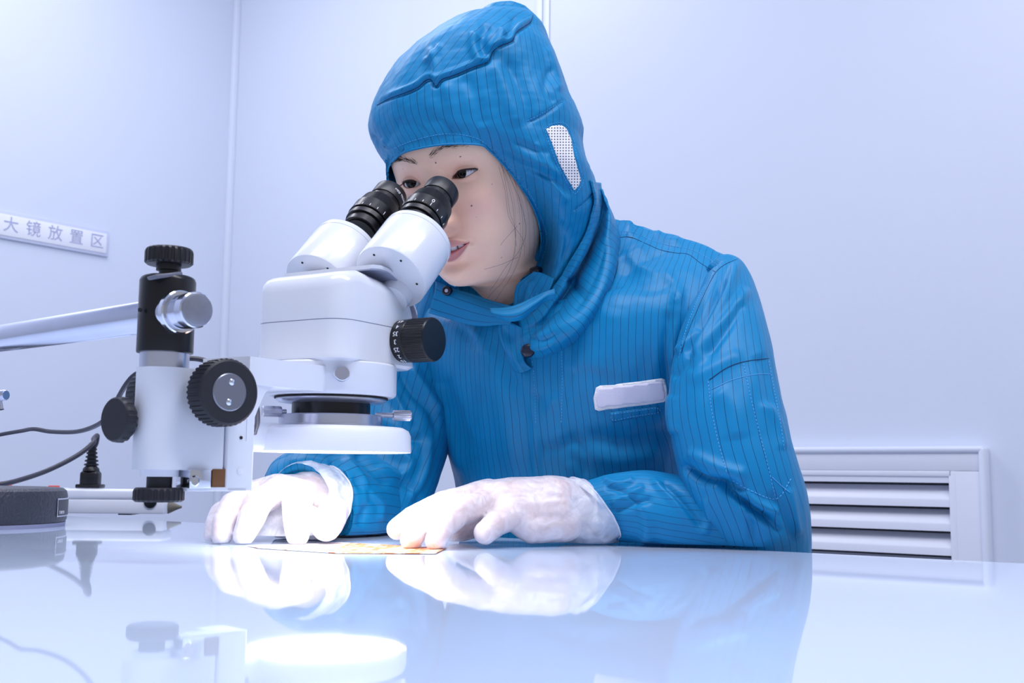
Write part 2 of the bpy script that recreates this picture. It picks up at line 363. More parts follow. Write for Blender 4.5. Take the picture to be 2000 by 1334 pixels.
# --- focus ring holding the head
hr = part('holder_ring', lathe(L(0, 0, 0.1330), Z, [(0.046, 0), (0.0545, 0), (0.0565, 0.0015), (0.0573, 0.0035), (0.0573, 0.0270), (0.0560, 0.0285), (0.046, 0.0285)], 96), M_whitem)
sc = P(667, 730, 0.94); scd = nrm(V3(sc[0] - MC[0], sc[1] - MC[1], 0)); so = MC + scd * 0.0565 + Z * (sc[2] - TZ)
ls = mk('lock_screw', lathe(so, scd, [(0.0040, -0.004), (0.0040, 0.003), (0.0058, 0.0035), (0.0068, 0.0045), (0.0070, 0.0085), (0.0062, 0.0100), (0.0056, 0.0102)], 72, {3: (24, 0.0004), 4: (24, 0.0004)}), M_chrome, hr, sharp=30)
mk('screw_face', lathe(so, scd, [(0.0055, 0.0099), (0.0054, 0.0105)], 40), mat('dull_steel', rgb(165, 163, 172), 0.45, metal=0.6), hr)
part('flange', lathe(L(0, 0, 0.1270), Z, [(0.036, 0), (0.046, 0.001), (0.0487, 0.0030), (0.0487, 0.0045), (0.046, 0.0064)], 72), M_alu)
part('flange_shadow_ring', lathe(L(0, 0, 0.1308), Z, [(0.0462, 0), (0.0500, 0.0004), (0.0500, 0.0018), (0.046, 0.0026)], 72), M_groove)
part('objective', lathe(L(0, 0, 0.1165), Z, [(0.030, 0), (0.0345, 0.0005), (0.0345, 0.0135), (0.030, 0.0140)], 72), M_blackg)
# --- ring lamp
M_lampw = mat('lamp_white_plastic', rgb(240, 242, 250), 0.3, var=0.01)
lampz = 0.0840
lamp = part('ring_lamp', lathe(L(0, 0, lampz), Z, [(0.0655, 0.0006), (0.0690, 0.0002), (0.0712, 0.0004), (0.0715, 0.0012), (0.0710, 0.0150), (0.0690, 0.0195), (0.0640, 0.0222), (0.0460, 0.0228), (0.0350, 0.0225)], 96, cap=False), M_lampw)
ad = nrm(P(470, 860, 0.955) - L(0, 0, 0)) * V3(1, 1, 0); ad = nrm(ad); as_ = np.cross(Z, ad)
mk('connector_box', rbox(MC + ad * 0.072 + Z * (lampz + 0.0119), (0.052, 0.042, 0.0235), (ad, as_, Z), 0.006, 4), M_lampw, lamp)
mk('clamp_ring', lathe(L(0, 0, 0.1062), Z, [(0.036, -0.001), (0.0468, 0), (0.0468, 0.0018), (0.0455, 0.0022), (0.0455, 0.0100), (0.0445, 0.0108), (0.036, 0.0108)], 96), M_alu, lamp)
for (px, py, dY) in ((512, 803, 0.975), (803, 812, 1.02)):
    q = P(px, py, dY); d = nrm((q - MC) * V3(1, 1, 0)); o = MC + Z * (q[2] - TZ)
    ln = (q - MC) @ d
    mk('thumbscrew', lathe(o, d, [(0.0022, 0.040), (0.0022, ln - 0.017), (0.0045, ln - 0.0165), (0.0048, ln - 0.015), (0.0048, ln - 0.001), (0.0040, ln)], 48, {3: (16, 0.0004), 4: (16, 0.0004)}), M_alu, lamp, sharp=30)
M_emit = bpy.data.materials.new('lit_lamp_diffuser'); M_emit.use_nodes = True
nt = M_emit.node_tree; nt.nodes.clear(); em = nt.nodes.new('ShaderNodeEmission'); mo = nt.nodes.new('ShaderNodeOutputMaterial'); nz = nt.nodes.new('ShaderNodeTexNoise'); nz.inputs['Scale'].default_value = 5
em.inputs[0].default_value = (1.0, 0.98, 0.96, 1); em.inputs[1].default_value = 23.0; nt.links.new(em.outputs[0], mo.inputs[0])
LAMP_EMIT = em
mk('diffuser', lathe(L(0, 0, lampz), Z, [(0.034, 0.0030), (0.0655, 0.0008), (0.0685, 0.0016)], 96, cap=False), M_emit, lamp, label='glowing ring tube of the lamp')
# --- focus block
kx = V3(0.7071, -0.7071, 0); wx = V3(0.7071, 0.7071, 0); Q = P(380, 800, 0.84); Q[2] = 0
_c = (-0.0180, -0.0152); _R = 0.0197
sec = [(_c[0] + _R * math.cos(t), _c[1] + _R * math.sin(t)) for t in np.linspace(math.radians(272), math.radians(62), 26)] + [(0.0010, 0.0012), (0.0246, 0.0012), (0.0258, 0.0), (0.0258, -0.045), (0.004, -0.045)]
zb0, zb1 = 0.8175, 0.8925
part('focus_block', prism(sec, Q + Z * zb0, wx, kx, Z, zb1 - zb0), M_whitem, sharp=40)
sp = fillet([(0.0268, 0.003), (0.0510, 0.003), (0.0510, -0.034), (0.0268, -0.034)], [0.002, 0.003, 0.003, 0.002], 3)
part('rack_slide', prism(sp, Q + Z * 0.8025, wx, kx, Z, 0.084), M_whitem, sharp=30)
part('slide_gap', prism([(0.0240, -0.0005), (0.0280, -0.0005), (0.0280, -0.03), (0.0240, -0.03)], Q + Z * 0.8200, wx, kx, Z, 0.07), M_seam)
for (s, zz, r, m) in ((0.0385, 0.8425, 0.0013, M_groove), (0.0385, 0.8170, 0.0024, M_whitem)):
    part('slide_screw', lathe(Q + wx * s + kx * 0.0028 + Z * zz, kx, [(r, 0), (r, 0.0008), (r * 0.6, 0.0012)], 16), m)
part('bearing_rail', rbox(Q + wx * 0.004 - kx * 0.004 + Z * 0.811, (0.018, 0.02, 0.014), (wx, kx, Z), 0.001), M_chrome)
part('friction_strip', rbox(Q + wx * 0.0215 - kx * 0.004 + Z * 0.811, (0.011, 0.012, 0.015), (wx, kx, Z), 0.0006), M_brass)
part('stop_screw', lathe(Q - wx * 0.001 + kx * 0.002 + Z * 0.8095, kx, [(0.0035, 0), (0.0042, 0.001), (0.0042, 0.004), (0.003, 0.005)], 24), M_chrome)
part('rail_foot', rbox(Q + wx * 0.020 - kx * 0.006 + Z * 0.8035, (0.05, 0.018, 0.003), (wx, kx, Z), 0.0006), M_whitem)
def knob(o, ax, r, h, n=30, m=M_knob, name='knob', parent=None):
    return mk(name, lathe(o, ax, [(r * 0.90, 0), (r, 0.0015), (r, h - 0.003), (r * 0.96, h - 0.001), (r * 0.90, h)], n * 12, {1: (n, r * 0.035), 2: (n, r * 0.035)}), m, parent or mic, sharp=28)
zk_ = 0.8746
for sg, o in ((1, Q + wx * 0.0104 + Z * zk_ + kx * 0.012), (-1, Q + wx * 0.0104 + Z * zk_ - kx * 0.066)):
    fk = knob(o, kx * sg, 0.0252, 0.019, 40, M_knob, 'focus_knob')
    mk('knob_disc', lathe(o, kx * sg, [(0.0140, 0.0185), (0.0140, 0.0192), (0.0132, 0.0198), (0.001, 0.0198)], 64), mat('spun_steel_disc', rgb(140, 143, 155), 0.32, metal=0.8), fk)
    for dz in (-0.0074, 0.0074):
        mk('disc_screw', lathe(o + kx * sg * 0.0196 + Z * dz + wx * dz * 0.12, kx * sg, [(0.0024, 0), (0.0024, 0.0006), (0.0012, 0.0013), (0.0002, 0.0014)], 20), M_chrome, fk)
    part('knob_shaft', lathe(o - kx * sg * 0.016, kx * sg, [(0.010, 0), (0.010, 0.018)], 32), M_black)
# tension knob at the left
tq = P(222, 819, 0.818); ta = nrm(V3(-0.57, -0.82, 0.0)); to = tq - ta * 0.009
tk_ = knob(to, ta, 0.0168, 0.009, 16, M_knob, 'tension_knob')
mk('knob_hub', lathe(to - ta * 0.010, ta, [(0.008, 0), (0.0105, 0.001), (0.0105, 0.011)], 96, {1: (12, 0.0012), 2: (12, 0.0012)}), M_knob, tk_, sharp=28)
mk('knob_stud', lathe(to - ta * 0.034, ta, [(0.0034, 0), (0.0034, 0.028)], 20), M_groove, tk_)
# underside knob
cc = P(312, 925, 0.838) * V3(1, 1, 0)
part('cap_plate', lathe(cc + Z * 0.8125, Z, [(0.0135, 0), (0.0138, 0.001), (0.0138, 0.0055)], 48), M_whitem)
un = knob(cc + Z * 0.7940, Z, 0.0184, 0.0105, 26, M_knob, 'locking_knob')
mk('knob_neck', lathe(cc + Z * 0.8040, Z, [(0.0092, 0), (0.0092, 0.0095)], 32), M_knob, un)
# clamp on the boom
tb0, tb1 = P(385, 605, 0.800), V3(-0.662, 1.236, 0.9445); td = nrm(tb1 - tb0)
cl = V3(*(P(326, 600, 0.838)[:2]), 0)
c_top = [(0.0180, 0.9618), (0.0197, 0.9605), (0.0206, 0.9580)]
cb = part('boom_clamp', lathe(cl, Z, [(0.0185, 0.9038), (0.0204, 0.9042), (0.0206, 0.9050)] + c_top[::-1], 64), M_blackg)
# saddle facet cut into the top of the clamp, coloured lighter grey
mk('saddle_facet', rbox(cl + Z * 0.9600 - wx * 0.009 + kx * 0.006, (0.022, 0.026, 0.0032), (nrm(wx + Z * 0.25), kx, nrm(Z - wx * 0.25)), 0.001), mat('grey_clamp_facet', rgb(110, 112, 128), 0.3), cb)
mk('clamp_screw', lathe(cl - nrm(V3(0.4, 1.0, 0)) * 0.0200 + Z * 0.934 - V3(0.006, 0, 0), V3(-0.5, -1, 0), [(0.0016, 0), (0.0016, 0.0012), (0.0008, 0.0014)], 14), M_groove, cb)
part('clamp_collar', lathe(cl, Z, [(0.0176, 0.8920), (0.0180, 0.8925), (0.0180, 0.9042), (0.0170, 0.9046)], 64), M_alu)
ck = knob(cl + Z * 0.9665, Z, 0.0178, 0.0125, 24, M_black, 'clamp_knob')
kn = ck
mk('knob_neck', lathe(cl + Z * 0.9560, Z, [(0.0070, 0), (0.0070, 0.006), (0.0092, 0.0062), (0.0092, 0.012)], 32), M_black, kn)
for o_ in (ck,): o_.location.z += 0.0045
# boom tube, its end cap and the post
part('boom_tube', lathe(tb0, td, [(0.0122, 0.0), (0.0132, 0.0012), (0.0132, 0.0095), (0.0124, 0.0100), (0.0128, 0.0110), (0.0128, np.linalg.norm(tb1 - tb0) + 0.03)], 56), M_chromet)
part('boom_cap', lathe(tb0, -td, [(0.0124, -0.0005), (0.0120, 0.0008), (0.0100, 0.0014)], 48), mat('scuffed_steel_cap', rgb(150, 153, 166), 0.35, metal=0.8, var=0.15, vscale=120))
part('boom_flange', lathe(tb0, td, [(0.0150, 0.0215), (0.0160, 0.0225), (0.0160, 0.0275), (0.0150, 0.0285)], 56), M_chrome)
part('post', lathe(V3(tb1[0], tb1[1], TZ + 0.044), Z, [(0.016, 0), (0.016, 0.20), (0.014, 0.205)], 40), M_chromet)
part('post_clamp', lathe(V3(tb1[0], tb1[1], 0.918), Z, [(0.022, 0), (0.024, 0.002), (0.024, 0.052), (0.022, 0.054)], 40), M_blackg)
# clamp lever poking into view at the left edge
lv = P(6, 772, 1.10); ld_ = nrm(V3(-0.662, 1.236, 0) * V3(1, 1, 0) - lv * V3(1, 1, 0)); ld_ = nrm(ld_ + V3(-0.9, 0, 0))
lever = part('clamp_lever', tube([lv, lv + ld_ * 0.06, V3(-0.64, 1.222, lv[2])], 0.0030, 14), M_alu)
mk('lever_end', lathe(lv - ld_ * 0.004, ld_, [(0.0045, 0), (0.0052, 0.001), (0.0052, 0.009), (0.004, 0.010)], 24), M_alu, lever)
mk('lever_arm', tube([lv + ld_ * 0.005, P(3, 800, 1.10)], 0.0026, 12), M_chrome, lever)
# holder arm from the slide to the ring
a0 = Q + wx * 0.040 - kx * 0.020; a1 = MC * V3(1, 1, 0); ar = nrm(a1 - a0); asd = np.cross(Z, ar); la = np.linalg.norm(a1 - a0)
th_ = np.linspace(-math.pi / 2, math.pi / 2, 40); cpts = [(la + 0.0568 * math.sin(t) * 0 + 0.0568 * math.cos(t), 0.0568 * math.sin(t)) for t in th_]
part('holder_arm', prism([(-0.004, 0.024), (-0.004, -0.024)] + [(la - 0.0480, -0.0300), (la - 0.045, -0.02), (la - 0.045, 0.02), (la - 0.0480, 0.0300)], a0 + Z * 0.8840, ar, asd, Z, 0.0215), M_whitem, sharp=30)
part('arm_gusset', prism(fillet([(-0.004, 0.8400), (0.0065, 0.8630), (0.0165, 0.8800), (0.0300, 0.8842), (-0.004, 0.8842)], [0, 0.004, 0.004, 0, 0], 4), a0 - asd * 0.0235, ar, Z, asd, 0.047), M_whitem, sharp=30)
# stand base
M_crinkle = mat('black_crinkle_paint', rgb(44, 45, 58), 0.42, var=0.15, vscale=200, bump=1.0, bscale=260, spec=0.7)
M_foot = mat('grey_rubber_foot', rgb(150, 152, 180), 0.6)
bc = V3(-0.660, 1.338, TZ)
base = part('stand_base', lathe(bc, Z, [(0.124, 0.004), (0.1285, 0.005), (0.1300, 0.008), (0.1300, 0.036), (0.1285, 0.0415), (0.1245, 0.0445), (0.118, 0.0455), (0.02, 0.0460)], 160), M_crinkle)
mk('foot_ring', lathe(bc, Z, [(0.120, 0), (0.1285, 0.0), (0.1290, 0.0045), (0.120, 0.0050)], 120), M_foot, base)
# label plate wrapped on the base wall
pa = PT(92, 1035) ; t0 = math.atan2(*(P(92, 990, 1.25) - bc)[:2][::-1])
def wrap_patch(t_a, t_b, z_a, z_b, R, n=10):
    t = np.linspace(t_a, t_b, n); V = []
    for rr, zz in ((R, z_a), (R + 0.0007, z_a), (R + 0.0007, z_b), (R, z_b)):
        V += [bc + V3(rr * math.cos(q), rr * math.sin(q), zz) for q in t]
    return np.array(V), grid_faces(n, 4)
tA, tB = math.radians(-3), math.radians(30)
mk('label_plate', wrap_patch(tA, tB, 0.0115, 0.0330, 0.1300), mat('label_silver_border', rgb(205, 205, 220), 0.4), base)
mk('label_face', wrap_patch(tA + 0.012, tB - 0.012, 0.0130, 0.0315, 0.1303), mat('label_dark_face', rgb(60, 60, 68), 0.4), base)
def wrap_text(s, size, tc, zc, R):
    v, f = text_vf(s, size, 0.0001); t = tc + v[:, 0] / R
    return np.stack([bc[0] + (R + v[:, 2]) * np.cos(t), bc[1] + (R + v[:, 2]) * np.sin(t), bc[2] + zc + v[:, 1]], 1), f
mk('lettering', wrap_text('TOKYO', 0.0050, tA + 0.10, 0.0165, 0.1312), M_mark, base, sharp=0)
# lamp cable
cp = [P(497, 846, 0.93), P(503, 820, 0.915), P(496, 780, 0.90), P(460, 735, 0.90), P(410, 708, 0.90), P(372, 700, 0.895), P(320, 705, 0.90), P(270, 728, 0.915), P(250, 746, 0.92), P(232, 775, 0.93), P(215, 808, 0.95), P(190, 830, 0.98), P(150, 843, 1.03), P(100, 843, 1.09), P(66, 838, 1.12), P(40, 842, 1.16), P(0, 849, 1.20), P(-60, 862, 1.25), P(-150, 900, 1.35)]
cp.append(PT(-260, 975) + V3(0, 0, 0.003))
part('lamp_cable', tube(catmull(cp, 8), 0.0021, 10), M_rubber)

# ================================================================ power strip and plug
M_strip = mat('white_strip_plastic', rgb(238, 240, 250), 0.4, var=0.01)
M_red = mat('red_socket_mark', rgb(225, 90, 80), 0.5)
s1 = PT(320, 1004); sd = nrm(V3(1, 0.03, 0)); sn2 = V3(-sd[1], sd[0], 0); SH = 0.0385; SL = 0.62; SWd = 0.055
s1 = V3(s1[0], 1.700, TZ); s1[0] = P(320, 1000, 1.70)[0]
sc0 = s1 - sd * SL / 2 + sn2 * SWd / 2
strip = root('power_strip', sc0, 'white power strip lying along the back of the table behind the black base', 'power strip')
mk('lower_shell', rbox(sc0 + Z * 0.0125, (SL, SWd, 0.021), (sd, sn2, Z), 0.003), M_strip, strip)
mk('upper_shell', rbox(sc0 + Z * 0.0306, (SL - 0.001, SWd - 0.001, 0.0148), (sd, sn2, Z), 0.004, 3), M_strip, strip)
for k in range(3): mk('foot', rbox(sc0 + sd * (k - 1) * 0.25 + Z * 0.001, (0.02, 0.04, 0.002), (sd, sn2, Z), 0.0004), M_rubber, strip)
for k, px in enumerate((-40, 12, 105)):
    c = P(px, 955, 1.726); c = V3(c[0], c[1], TZ + SH - 0.001)
    mk('socket', rbox(c + sn2 * 0.004, (0.034, 0.030, 0.0028), (sd, sn2, Z), 0.001), M_strip, strip)
    mk('socket_mark', rbox(c + Z * 0.003, (0.016, 0.006, 0.004), (sd, sn2, Z), 0.001), M_red, strip)
qb = P(294, 980, 1.70); qb = V3(qb[0], s1[1], qb[2])
mk('button', lathe(qb - sn2 * 0.0 + V3(0, 0.001, 0), -sn2, [(0.0095, 0), (0.0098, 0.001), (0.0092, 0.004), (0.006, 0.006), (0.001, 0.0066)], 32), M_black, strip, label='round black button')
qg = s1 + sn2 * SWd / 2 + Z * 0.012
mk('cable_gland', lathe(qg - sd * 0.001, sd, [(0.0105, 0), (0.0085, 0.004), (0.0030, 0.016), (0.0018, 0.020)], 24), mat('olive_gland', rgb(118, 112, 98), 0.6), strip)
pb = P(176, 953, 1.722); pb[2] = TZ + SH + 0.0006
plug = root('power_plug', pb, 'black moulded plug with ribbed neck pushed into the white power strip', 'plug')
mk('plug_body', rbox(pb + Z * 0.013, (0.028, 0.022, 0.026), (sd, sn2, Z), 0.005, 3), M_black, plug)
mk('plug_flange', rbox(pb + Z * 0.003, (0.037, 0.027, 0.006), (sd, sn2, Z), 0.002), M_black, plug)
mk('plug_shoulder', lathe(pb + Z * 0.0255, Z, [(0.0125, 0), (0.0118, 0.004), (0.008, 0.008), (0.0075, 0.010)], 32), M_black, plug)
rp = []
for i in range(6): rp += [(0.0105 - i * 0.0009, 0.034 + i * 0.0058), (0.0108 - i * 0.0009, 0.0365 + i * 0.0058), (0.0070 - i * 0.0004, 0.0375 + i * 0.0058), (0.0070 - i * 0.0004, 0.0395 + i * 0.0058)]
mk('strain_relief', lathe(pb, Z, rp, 32), M_black, plug)
pc = [pb + Z * 0.060, P(187, 868, 1.722), P(190, 851, 1.72), P(183, 857, 1.705), P(181, 866, 1.69), P(150, 890, 1.67), P(95, 918, 1.635), P(40, 937, 1.58), P(0, 946, 1.55), P(-90, 958, 1.55)]
pc.append(PT(-200, 1004) + Z * 0.009); pc.append(PT(-300, 1002) + Z * 0.009)
mk('plug_cable', tube(catmull(pc, 8), 0.0036, 12), M_rubber, plug)
# ================================================================ person
def bvh_of(vf):
    v, f = vf; return BVHTree.FromPolygons([tuple(q) for q in np.asarray(v)], [tuple(map(int, x)) for x in f])
def hit(bv, px, py):
    r = nrm(ray(px, py)); h = bv.ray_cast(Vector(CAM), Vector(r)); return None if h[0] is None else (np.array(h[0]), h[3], np.array(h[1]))
def vnormals(v, f):
    v = np.asarray(v); n = np.zeros_like(v); f = np.asarray(f)
    c = np.cross(v[f[:, 2]] - v[f[:, 0]], v[f[:, 3]] - v[f[:, 1]])
    for k in range(4): np.add.at(n, f[:, k], c)
    return n / (np.linalg.norm(n, axis=1)[:, None] + 1e-12)
def seg_dist(p, a, b):
    d = b - a; t = np.clip(((p - a) @ d) / (d @ d + 1e-9), 0, 1); return np.linalg.norm(p - (a + t[:, None] * d), axis=1), t
def poly_dist(p, pl):
    d = np.full(len(p), 1e9)
    for a, b in zip(pl[:-1], pl[1:]): d = np.minimum(d, seg_dist(p, a, b)[0])
    return d
def in_poly(p, pl):
    x, y = p[:, 0], p[:, 1]; c = np.zeros(len(p), bool); n = len(pl)
    for i in range(n):
        x1, y1 = pl[i]; x2, y2 = pl[(i + 1) % n]
        c ^= ((y1 > y) != (y2 > y)) & (x < (x2 - x1) * (y - y1) / (y2 - y1 + 1e-12) + x1)
    return c
def fbm(p, seed, octs=3):
    """cheap smooth noise: sums of sines with random directions"""
    r = np.random.default_rng(seed); out = np.zeros(len(p)); 
    for o in range(octs):
        for _ in range(5):
            k = r.normal(size=3) * 2 ** o; out += np.sin(p @ k + r.uniform(0, 6.28)) / 2 ** o / 3
    return out
def strokes(v, f, outward, lst):
    """raise (or sink) folds along lines: (points, width px, height m); only on the side facing the camera"""
    n = vnormals(v, f); s = np.sign(np.einsum('ij,ij->i', n, outward)); n = n * s[:, None]
    pr = proj(v); face = np.einsum('ij,ij->i', n, CAM - v) > 0; dv = np.zeros(len(v))
    for pts, w, h in lst:
        pl = catmull(pts, 5) if len(pts) > 2 else np.array(pts, float)
        m = face & (pr[:, 0] > pl[:, 0].min() - 4 * w) & (pr[:, 0] < pl[:, 0].max() + 4 * w) & (pr[:, 1] > pl[:, 1].min() - 4 * w) & (pr[:, 1] < pl[:, 1].max() + 4 * w)
        if not m.any(): continue
        q = pr[m]; d = np.full(len(q), 1e9); tt = np.zeros(len(q)); N = len(pl) - 1
        for i in range(N):
            di, t = seg_dist(q, pl[i], pl[i + 1]); u_ = di < d; d[u_] = di[u_]; tt[u_] = (i + t[u_]) / N
        fade = smooth01(np.minimum(tt, 1 - tt) * 6 + 0.15)
        dv[m] += h * np.exp(-(d / w) ** 2) * fade
    return v + n * dv[:, None]

# ---- cloth material with woven stripes
def cloth(name, spacing=0.0085, width=0.036, base=(2, 128, 184)):
    m = bpy.data.materials.new(name); m.use_nodes = True; N = m.node_tree.nodes; K = m.node_tree.links; B = N['Principled BSDF']
    at = N.new('ShaderNodeAttribute'); at.attribute_name = 'su'
    tc = N.new('ShaderNodeTexCoord'); nz = N.new('ShaderNodeTexNoise'); nz.inputs['Scale'].default_value = 14; nz.inputs['Detail'].default_value = 2
    K.new(tc.outputs['Object'], nz.inputs['Vector'])
    def mth(op, a, b):
        n = N.new('ShaderNodeMath'); n.operation = op
        for i, q in enumerate((a, b)):
            if q is None: continue
            if isinstance(q, (int, float)): n.inputs[i].default_value = q
            else: K.new(q, n.inputs[i])
        return n.outputs[0]
    w = mth('MULTIPLY', mth('SUBTRACT', nz.outputs['Fac'], 0.5), 0.5)
    x = mth('ADD', mth('DIVIDE', at.outputs['Fac'], spacing), w)
    d = mth('ABSOLUTE', mth('SUBTRACT', mth('FRACT', x, None), 0.5), None)
    mr = N.new('ShaderNodeMapRange'); mr.inputs[1].default_value = width * 0.55; mr.inputs[2].default_value = width; mr.inputs[3].default_value = 0.85; mr.inputs[4].default_value = 0.0
    K.new(d, mr.inputs[0])
    n2 = N.new('ShaderNodeTexNoise'); n2.inputs['Scale'].default_value = 25; n2.inputs['Detail'].default_value = 4; K.new(tc.outputs['Object'], n2.inputs['Vector'])
    mx = N.new('ShaderNodeMix'); mx.data_type = 'RGBA'; c = rgb(*base)
    mx.inputs[6].default_value = (*[q * 0.88 for q in c], 1); mx.inputs[7].default_value = (*[min(1, q * 1.1) for q in c], 1); K.new(n2.outputs['Fac'], mx.inputs[0])
    m2 = N.new('ShaderNodeMix'); m2.data_type = 'RGBA'; m2.inputs[7].default_value = (*rgb(8, 40, 84), 1)
    K.new(mr.outputs[0], m2.inputs[0]); K.new(mx.outputs[2], m2.inputs[6]); K.new(m2.outputs[2], B.inputs['Base Color'])
    B.inputs['Roughness'].default_value = 0.46; B.inputs['Specular IOR Level'].default_value = 0.30
    B.inputs['Sheen Weight'].default_value = 0.06; B.inputs['Sheen Roughness'].default_value = 0.4; B.inputs['Sheen Tint'].default_value = (0.6, 0.85, 1, 1)
    wv = N.new('ShaderNodeTexNoise'); wv.inputs['Scale'].default_value = 60; wv.inputs['Detail'].default_value = 5; K.new(tc.outputs['Object'], wv.inputs['Vector'])
    bp = N.new('ShaderNodeBump'); bp.inputs['Strength'].default_value = 0.14; bp.inputs['Distance'].default_value = 0.003
    K.new(wv.outputs['Fac'], bp.inputs['Height']); K.new(bp.outputs[0], B.inputs['Normal'])
    return m
M_cloth = cloth('blue_striped_antistatic_cloth')
M_thread = mat('pale_blue_thread', rgb(86, 170, 232), 0.6)
M_darkline = mat('dark_seam_and_crease_shade', rgb(6, 44, 92), 0.7)
M_vinyl = None

# ---- skin
def attr_mat(name, rough, sss=0.0, coat=0.0, spec=0.5, bump=0.0):
    m = bpy.data.materials.new(name); m.use_nodes = True; N = m.node_tree.nodes; K = m.node_tree.links; B = N['Principled BSDF']
    at = N.new('ShaderNodeAttribute'); at.attribute_name = 'tint'; tc = N.new('ShaderNodeTexCoord')
    nz = N.new('ShaderNodeTexNoise'); nz.inputs['Scale'].default_value = 60; nz.inputs['Detail'].default_value = 5; K.new(tc.outputs['Object'], nz.inputs['Vector'])
    hs = N.new('ShaderNodeHueSaturation'); K.new(at.outputs['Color'], hs.inputs['Color'])
    mr = N.new('ShaderNodeMapRange'); mr.inputs[3].default_value = 0.93; mr.inputs[4].default_value = 1.06; K.new(nz.outputs['Fac'], mr.inputs[0]); K.new(mr.outputs[0], hs.inputs['Value'])
    K.new(hs.outputs[0], B.inputs['Base Color']); B.inputs['Roughness'].default_value = rough; B.inputs['Coat Weight'].default_value = coat; B.inputs['Specular IOR Level'].default_value = spec
    if sss: B.inputs['Subsurface Weight'].default_value = sss; B.inputs['Subsurface Radius'].default_value = (0.006, 0.0025, 0.0012); B.inputs['Subsurface Scale'].default_value = 0.6
    if bump:
        n2 = N.new('ShaderNodeTexNoise'); n2.inputs['Scale'].default_value = 900; K.new(tc.outputs['Object'], n2.inputs['Vector'])
        bp = N.new('ShaderNodeBump'); bp.inputs['Strength'].default_value = bump; bp.inputs['Distance'].default_value = 0.0006; K.new(n2.outputs['Fac'], bp.inputs['Height']); K.new(bp.outputs[0], B.inputs['Normal'])
    return m
M_skin = attr_mat('skin', 0.45, sss=0.25, bump=0.25)
M_eye = attr_mat('wet_eye', 0.06, spec=0.28)
M_hair = mat('black_hair', rgb(46, 34, 34), 0.5)
M_teeth = mat('teeth', rgb(236, 232, 236), 0.2)

# ---- head frame
HO = V3(-0.0768, 1.150, 1.1235); HS = 1.03; TAU = math.radians(24); YAW = math.radians(30)
Fh = V3(-math.sin(YAW), -math.cos(YAW), 0); hl = nrm(V3(math.cos(YAW), -math.sin(YAW), 0.04))
hf = Fh * math.cos(TAU) - Z * math.sin(TAU); hf = nrm(hf - hl * (hf @ hl)); hu = np.cross(hf, hl)
def HW(p): p = np.asarray(p, float); return HO + HS * (p[..., :1] * hl + p[..., 1:2] * hf + p[..., 2:3] * hu)
def HLc(q): d = (np.asarray(q, float) - HO) / HS; return np.stack([d @ hl, d @ hf, d @ hu], -1)
kz = np.array([-0.21, -0.165, -0.140, -0.126, -0.120, -0.1165, -0.113, -0.107, -0.098, -0.083, -0.068, -0.050, -0.030, -0.010, 0.008, 0.025, 0.050, 0.075, 0.095, 0.108, 0.1145])
kf = np.array([-0.060, -0.056, -0.052, -0.045, -0.030, -0.010, 0.004, 0.0115, 0.0150, 0.0155, 0.0185, 0.0185, 0.0165, 0.0155, 0.0175, 0.0195, 0.0160, 0.005, -0.012, -0.035, -0.060])
kw = np.array([0.052, 0.050, 0.0490, 0.0485, 0.0470, 0.0440, 0.0420, 0.0440, 0.0490, 0.0570, 0.0630, 0.0675, 0.0710, 0.0730, 0.0740, 0.0745, 0.0725, 0.065, 0.052, 0.034, 0.012])
kc = np.array([-0.10, -0.098, -0.094, -0.088, -0.078, -0.068, -0.060, -0.056, -0.054, -0.052, -0.052, -0.053, -0.056, -0.060, -0.064, -0.066, -0.068, -0.070, -0.072, -0.073, -0.074])
kb = np.array([-0.150, -0.145, -0.142, -0.140, -0.140, -0.140, -0.140, -0.141, -0.142, -0.145, -0.148, -0.152, -0.157, -0.162, -0.166, -0.168, -0.165, -0.155, -0.138, -0.115, -0.088])
ke = np.array([2.0, 2.0, 2.0, 2.0, 1.95, 1.85, 1.80, 1.85, 1.95, 2.10, 2.20, 2.25, 2.30, 2.35, 2.35, 2.35, 2.3, 2.2, 2.1, 2.0, 2.0])
def mono(x, xp, yp):
    m = np.gradient(yp, xp); i = np.clip(np.searchsorted(xp, x) - 1, 0, len(xp) - 2); h = xp[i + 1] - xp[i]; t = np.clip((x - xp[i]) / h, 0, 1)
    return (2 * t**3 - 3 * t**2 + 1) * yp[i] + (t**3 - 2 * t**2 + t) * h * m[i] + (-2 * t**3 + 3 * t**2) * yp[i + 1] + (t**3 - t**2) * h * m[i + 1]
zs = np.concatenate([np.linspace(-0.21, -0.13, 16), np.linspace(-0.129, -0.093, 56), np.linspace(-0.0925, 0.022, 215), np.linspace(0.0235, 0.1145, 50)])
tph = np.linspace(-1, 1, 361)[:-1]; phi = math.pi * np.sign(tph) * (0.42 * np.abs(tph) + 0.58 * np.abs(tph) ** 2.2)
PHI, ZS = np.meshgrid(phi, zs); sh_ = PHI.shape
fz, wz, cz, bz, ez = (mono(ZS, kz, k) for k in (kf, kw, kc, kb, ke))
cs, sn_ = np.cos(PHI), np.sin(PHI); front = cs > 0; ex = np.where(front, ez, 2.0)
HX = wz * np.sign(sn_) * np.abs(sn_) ** (2 / ex); HY = cz + np.where(front, fz - cz, cz - bz) * np.sign(cs) * np.abs(cs) ** (2 / ex)
g = lambda a, s: np.exp(-(a / s) ** 2)
fw_ = smooth01((cs - 0.05) / 0.35)
ax_ = np.abs(HX); D = np.zeros(sh_)
nr = np.interp(ZS, [-0.058, -0.0535, -0.048, -0.040, -0.034, -0.022, -0.008, 0.004, 0.014], [0, 0.0045, 0.0130, 0.0185, 0.0180, 0.0120, 0.0060, 0.0020, 0])
